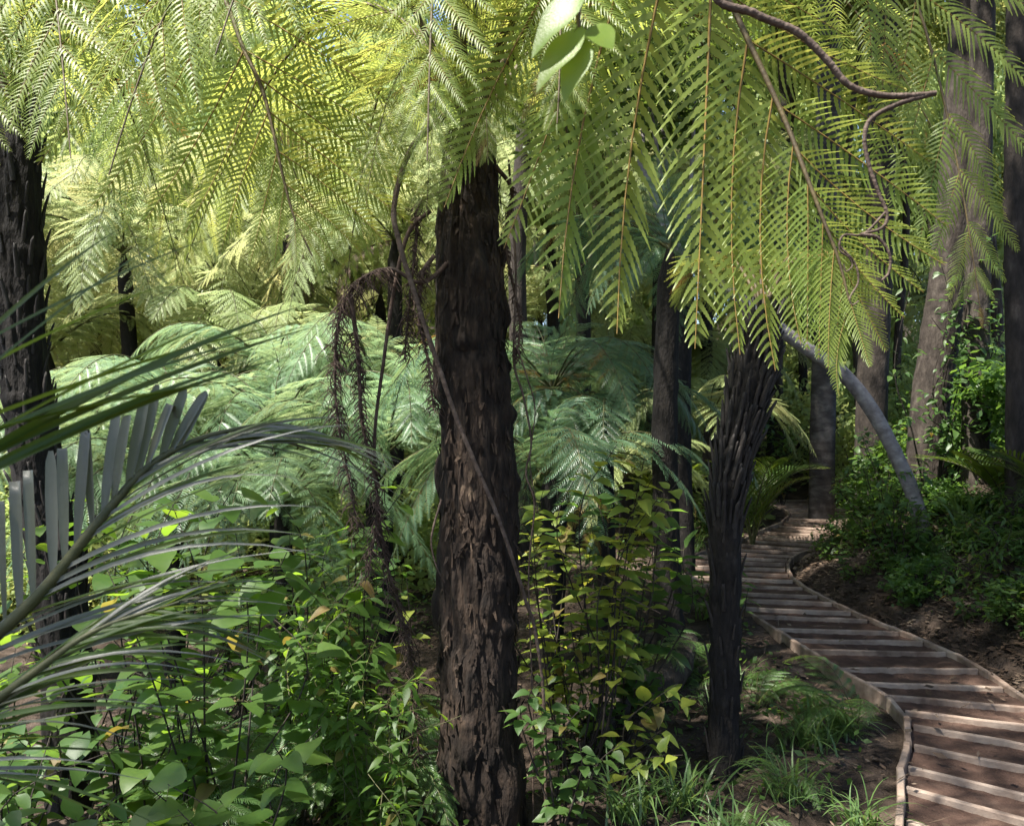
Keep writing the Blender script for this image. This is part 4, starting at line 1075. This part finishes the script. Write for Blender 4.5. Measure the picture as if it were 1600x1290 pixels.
for i, (x, y, n, ln, lb) in enumerate([(.55, 3.85, 70, .42, 'long bladed grass tuft between the big trunk and black stubby fern'), (.80, 3.95, 70, .40, 'grass tuft at the black stubby fern foot facing the big trunk'),
        (1.35, 4.0, 60, .36, 'grass tuft at the black stubby fern foot facing the path'), (1.62, 4.5, 70, .42, 'arching grass tuft against the lower edge boards'), (1.85, 4.75, 60, .40, 'grass tuft leaning over the corner of the edge boards'),
        (1.25, 5.0, 45, .32, 'small grass tuft behind the black stubby fern'), (1.55, 5.5, 45, .30, 'small grass tuft halfway along the edge boards'), (1.75, 7.3, 45, .4, 'grass tuft beside the shaded path edge'),
        (.95, 3.6, 60, .34, 'short grass tuft growing out of the leaf litter'), (1.55, 3.7, 60, .34, 'short grass tuft near the lowest edge board'), (4.7, 6.7, 60, .8, 'tall dark grass tuft high on the bank'), (4.35, 8.0, 60, .7, 'tall grass tuft beside the leaning trunk foot'), (2.35, 10.7, 45, .45, 'grass tuft where the path edge bends away')]):
    tuft(lb, x, y, n, ln, 200 + i)

# small ground ferns
for i, (x, y, n, s, lb, el) in enumerate([(1.92, 4.62, 7, .62, 'light green ground fern leaning over the corner of the path', .25), (1.28, 3.95, 5, .30, 'tiny upright fern sprouting before the grass', .5), (1.05, 3.65, 5, .25, 'tiny fern alone in the leaf litter', .4),
        (-1.6, 3.4, 9, .75, 'dim blue green ground fern beneath the palm fronds', .2), (-1.95, 3.9, 9, .8, 'shaded ground fern at the foot of the leaning dark fern', .2), (-.75, 5.0, 8, .8, 'ground fern behind the herb clumps', .2), (-1.35, 3.9, 8, 1.0, 'tall ground fern pushing up among the broad leaved shrubs', .45), (-.7, 4.25, 8, .9, 'feathery ground fern under the hanging dead fronds', .4), (-1.9, 4.6, 8, 1.1, 'large ground fern at the edge of the sunny gully', .4), (.9, 5.6, 8, .7, 'ground fern beside the mossy log', .3), (1.5, 5.1, 7, .5, 'small fern on the soil beside the edge boards', .25), (1.3, 5.9, 7, .5, 'small fern halfway between log and path', .25), (4.35, 6.5, 8, .6, 'yellow green fern clump on the steep bank', .2), (4.0, 5.5, 8, .5, 'green fern clump above the lowest steps', .2), (3.8, 7.4, 7, .45, 'fern clump on the litter slope inside the bend', .2), (5.2, 7.6, 9, .8, 'shaded fern clump under the tall bank trunks', .2)]):
    fern(lb, (x, y, gz(x, y)), (x, y, gz(x, y) + .03), [.03, .03], n, s, 'mid', 'fern_ground', 'rachis_green', 300 + i, name='ground_fern', elev=el)


# ------------------------------------------------------------------ lianas and the overhanging branch
def liana(label, pts, r, seed, name='liana', extra=(), world=True):
    base = Vector(pts[0]); root = thing(name, label, 'vine', base)
    for k, (pp, rr) in enumerate([(pts, r)] + list(extra)):
        P = spline([Vector(p) - base for p in pp], 24 * len(pp)); rs = np.random.RandomState(seed + k)
        v, f = tube_arrays(P, np.linspace(rr, rr * .55, len(P)) * (1 + rs.normal(0, .06, len(P))), 8)
        obj('stem', mk_mesh('stem', v, f, np.zeros(len(f)), ['liana']), root)
    return root


def sapling():
    b = Vector((1.75, 1.55, gz(1.75, 1.55) - .05))
    root = thing('broadleaf_sapling', 'overhanging twig with a few large smooth leaves above the big trunk', 'tree', b)
    o_ = lambda p: Vector(p) - b
    obj('trunk', trunk_mesh('trunk', [(0, 0, -.1), (.03, 0, 1.2), (0, 0, 2.4), (-.05, 0, 3.0)], [.05, .045, .04, .03], 'brown_bark', 20, 40, .1, 2), root)
    P = spline([o_((1.72, 1.55, 2.6)), o_((1.2, 1.45, 2.75)), o_((.6, 1.38, 2.62)), o_(at(940, -60, 1.35)), o_(at(905, 10, 1.35)), o_(at(908, 62, 1.35))], 50)
    v, f = tube_arrays(P, np.linspace(.016, .0022, 50), 7)
    br = obj('branch', mk_mesh('branch', v, f, np.zeros(len(f)), ['liana']), root)
    mesh = leaf_mesh('leaf_large', 'leaf_lime', lambda t: .21 * math.sin(math.pi * min(1, t ** .75)) ** .9 + .004, .2, .15, 9, .12, seed=1)
    for a, e in (((905, -20), (828, 75)), ((905, 40), (836, 130)), ((908, 60), (882, 150)), ((915, 45), (962, 66)), ((925, -30), (990, -90)), ((900, -60), (840, -120))):
        A_ = o_(at(a[0], a[1], 1.35)); E_ = o_(at(e[0], e[1], 1.32)); d = E_ - A_
        obj('leaf', mesh, br, basis(tuple(d), (-.15, -.75, .75), tuple(A_), (d.length, d.length * (1.0 if e[0] < 950 else 2.1), d.length)))


sapling()
D = 1.9
liana('twisting brown liana looping through the golden fronds above the path', [(1.75, 1.55, 2.9), (1.3, 1.75, 3.0), (.75, 1.9, 2.9)] + [at(1125, -20, D), at(1180, 22, D), at(1245, 50, D), at(1290, 92, D), at(1325, 132, D), at(1370, 148, D), at(1420, 150, D), at(1462, 146, D)], .0115, 3,
      extra=[([at(1452, 148, D), at(1405, 162, D), at(1362, 185, D), at(1351, 215, D), at(1357, 255, D), at(1372, 300, D), at(1386, 335, D), at(1378, 356, D), at(1345, 366, D)], .0062),
             ([at(1345, 366, D), at(1372, 372, D), at(1390, 398, D), at(1389, 425, D), at(1378, 438, D)], .0045),
             ([at(1385, 330, D), at(1350, 365, D), at(1318, 368, D), at(1312, 390, D), at(1326, 402, D), at(1332, 415, D), at(1322, 424, D), at(1318, 412, D)], .003),
             ([at(1312, 385, D), at(1335, 410, D), at(1341, 440, D), at(1328, 465, D), at(1332, 476, D), at(1342, 470, D)], .0028)])
# flat strap vine crossing the big trunk
zt = lambda px, row, d: at(px, row, d)
liana('smooth brown vine running diagonally down across the big trunk', [(-.30, 3.85, 3.15), (-.45, 3.74, 2.95), zt(616, 320, 3.68), zt(624, 380, 3.68), zt(645, 450, 3.70), zt(664, 510, 3.72), zt(688, 580, 3.745), zt(712, 650, 3.755), zt(745, 730, 3.76), zt(775, 800, 3.77), zt(800, 870, 3.80), zt(822, 940, 3.86), zt(836, 985, 3.9), zt(850, 1100, 3.9), (.16, 3.9, gz(.16, 3.9) - .02)], .0135, 5, name='trunk_vine')
liana('thin dark vine dangling in loops beside the big trunk', [zt(795, 250, 3.95), zt(806, 420, 3.95), zt(803, 560, 3.93), zt(818, 620, 3.92), zt(830, 690, 3.9), zt(822, 740, 3.9), zt(835, 790, 3.9), zt(826, 900, 3.92), zt(832, 1100, 3.92), (.10, 3.92, gz(.1, 3.92) - .02)], .006, 6, name='trunk_vine',
      extra=[([zt(800, 520, 3.9), zt(822, 585, 3.9), zt(836, 640, 3.9), zt(828, 720, 3.9), zt(840, 800, 3.92)], .004)])
liana('short dark vine bowing out from the big trunk', [zt(690, 780, 3.82), zt(678, 820, 3.8), zt(674, 850, 3.8), zt(682, 885, 3.8), zt(695, 910, 3.82)], .006, 8, name='trunk_vine')
liana('pale dead stalk slanting through the yellowing shrub', [(.05, 4.2, 1.02), at(870, 860, 4.2), at(950, 915, 4.15), at(1032, 958, 4.1)], .004, 9, name='dry_stalk')


# ------------------------------------------------------------------ root mound, litter, undergrowth
def root_mound():
    rs = np.random.RandomState(8)
    b = Vector((.95, 5.35, gz(.95, 5.35)))
    root = thing('fallen_log', 'mossy rotting log slanting beside the straight black fern foot', 'log', b)
    obj('log', trunk_mesh('log', [(-.5, -.5, -.02), (-.2, -.2, .08), (.1, .1, .16), (.28, .42, .3)], [.07, .10, .11, .06], 'brown_bark', 40, 60, .3, 6), root)


root_mound()


def scatter_litter():
    rs = np.random.RandomState(14); q = Q(); n = 24000
    x = rs.uniform(-3.5, 6.5, n); y = 2.3 + 11 * rs.rand(n) ** 1.3
    k = rs.rand(n) < .45
    x = np.where(k, np.interp(y, ER3[_o, 1], ER3[_o, 0]) + .1 + 1.5 * rs.rand(n) ** 1.4, x)
    z = ground_h(x, y)
    xr = np.interp(y, ER3[_o, 1], ER3[_o, 0]); xl = np.interp(y, EL3[_l, 1], EL3[_l, 0])
    on = (x > xl - .06) & (x < xr + .1)
    keep = ~on | (rs.rand(n) < .22); z = np.where(on, zpath(y) + .002, z); x, y, z = x[keep], y[keep], z[keep]; n = len(x)
    a = rs.uniform(0, 6.283, n); ln = rs.uniform(.02, .085, n); w = ln * rs.uniform(.1, .32, n)
    thin = rs.rand(n) < .3; ln = np.where(thin, ln * 2.6, ln); w = np.where(thin, .004, w)
    d = np.stack([np.cos(a), np.sin(a), rs.uniform(-.25, .35, n)], 1); s = np.stack([-np.sin(a), np.cos(a), rs.uniform(-.6, .6, n)], 1)
    p = np.stack([x, y, z + rs.uniform(.006, .03, n)], 1)
    V = np.stack([p - d * ln[:, None] * .5, p + s * w[:, None], p + d * ln[:, None] * .5, p - s * w[:, None]], 1).reshape(-1, 3)
    me = mk_mesh('leaf_litter', V, np.arange(n * 4).reshape(-1, 4), np.zeros(n), ['litter'], False)
    setting(obj('leaf_litter', me), 'stuff', 'dry brown leaves and twigs strewn over the ground')


scatter_litter()


def undergrowth():
    rs = np.random.RandomState(33)
    for nm, lb, n, reg, hs, mat, lf in (('undergrowth', 'low leafy undergrowth covering the slope and gully', 46000, (-14, 14, 9, 36), 1.1, 'leaf_forest', .16),
                              ('ground_cover', 'small green plants creeping over the near ground', 26000, (-3.6, 7.0, 2.6, 12), .2, 'leaf_mid', .05)):
        x = rs.uniform(reg[0], reg[1], n); y = reg[2] + (reg[3] - reg[2]) * rs.rand(n) ** 1.2
        if nm == 'undergrowth': x = x * (y / 22)
        # patches
        pt = np.sin(x * 1.9 + 1.3 * np.sin(y * .9)) * np.sin(y * 1.4 + 1.1 * np.sin(x * .8)) + rs.normal(0, .35, n)
        xr = np.interp(y, ER3[_o, 1], ER3[_o, 0]); xl = np.interp(y, EL3[_l, 1], EL3[_l, 0])
        ok = (pt > (-.15 if nm == 'undergrowth' else .2)) & ~((x > xl - .15) & (x < xr + .15) & (y < 17))
        if nm == 'undergrowth': ok &= ~((x > -.5) & (y < 11.5) & (x < 6.5))
        else: ok &= (x < xl - .2) | (x > xr + .28)
        x, y = x[ok], y[ok]; n = len(x)
        cl = np.abs(np.sin(x * 3.1) * np.sin(y * 2.7 + x)) * .8 + .3
        z = ground_h(x, y) + rs.rand(n) * hs * cl
        p = np.stack([x, y, z], 1); a = rs.normal(0, 1, (n, 3)); a[:, 2] *= .5; a /= np.linalg.norm(a, axis=1)[:, None]
        b = np.cross(a, rs.normal(0, .5, (n, 3)) + (0, 0, 1)); b /= np.linalg.norm(b, axis=1)[:, None]
        ln = (lf * rs.uniform(.6, 1.3, n))[:, None] * (1 if nm != 'undergrowth' else 1)
        V = np.stack([p, p + a * ln * .5 + b * ln * .27, p + a * ln, p + a * ln * .5 - b * ln * .27], 1).reshape(-1, 3)
        setting(obj(nm, mk_mesh(nm, V, np.arange(n * 4).reshape(-1, 4), np.zeros(n), [mat], False)), 'stuff', lb)


undergrowth()
print('objects', len(bpy.data.objects))
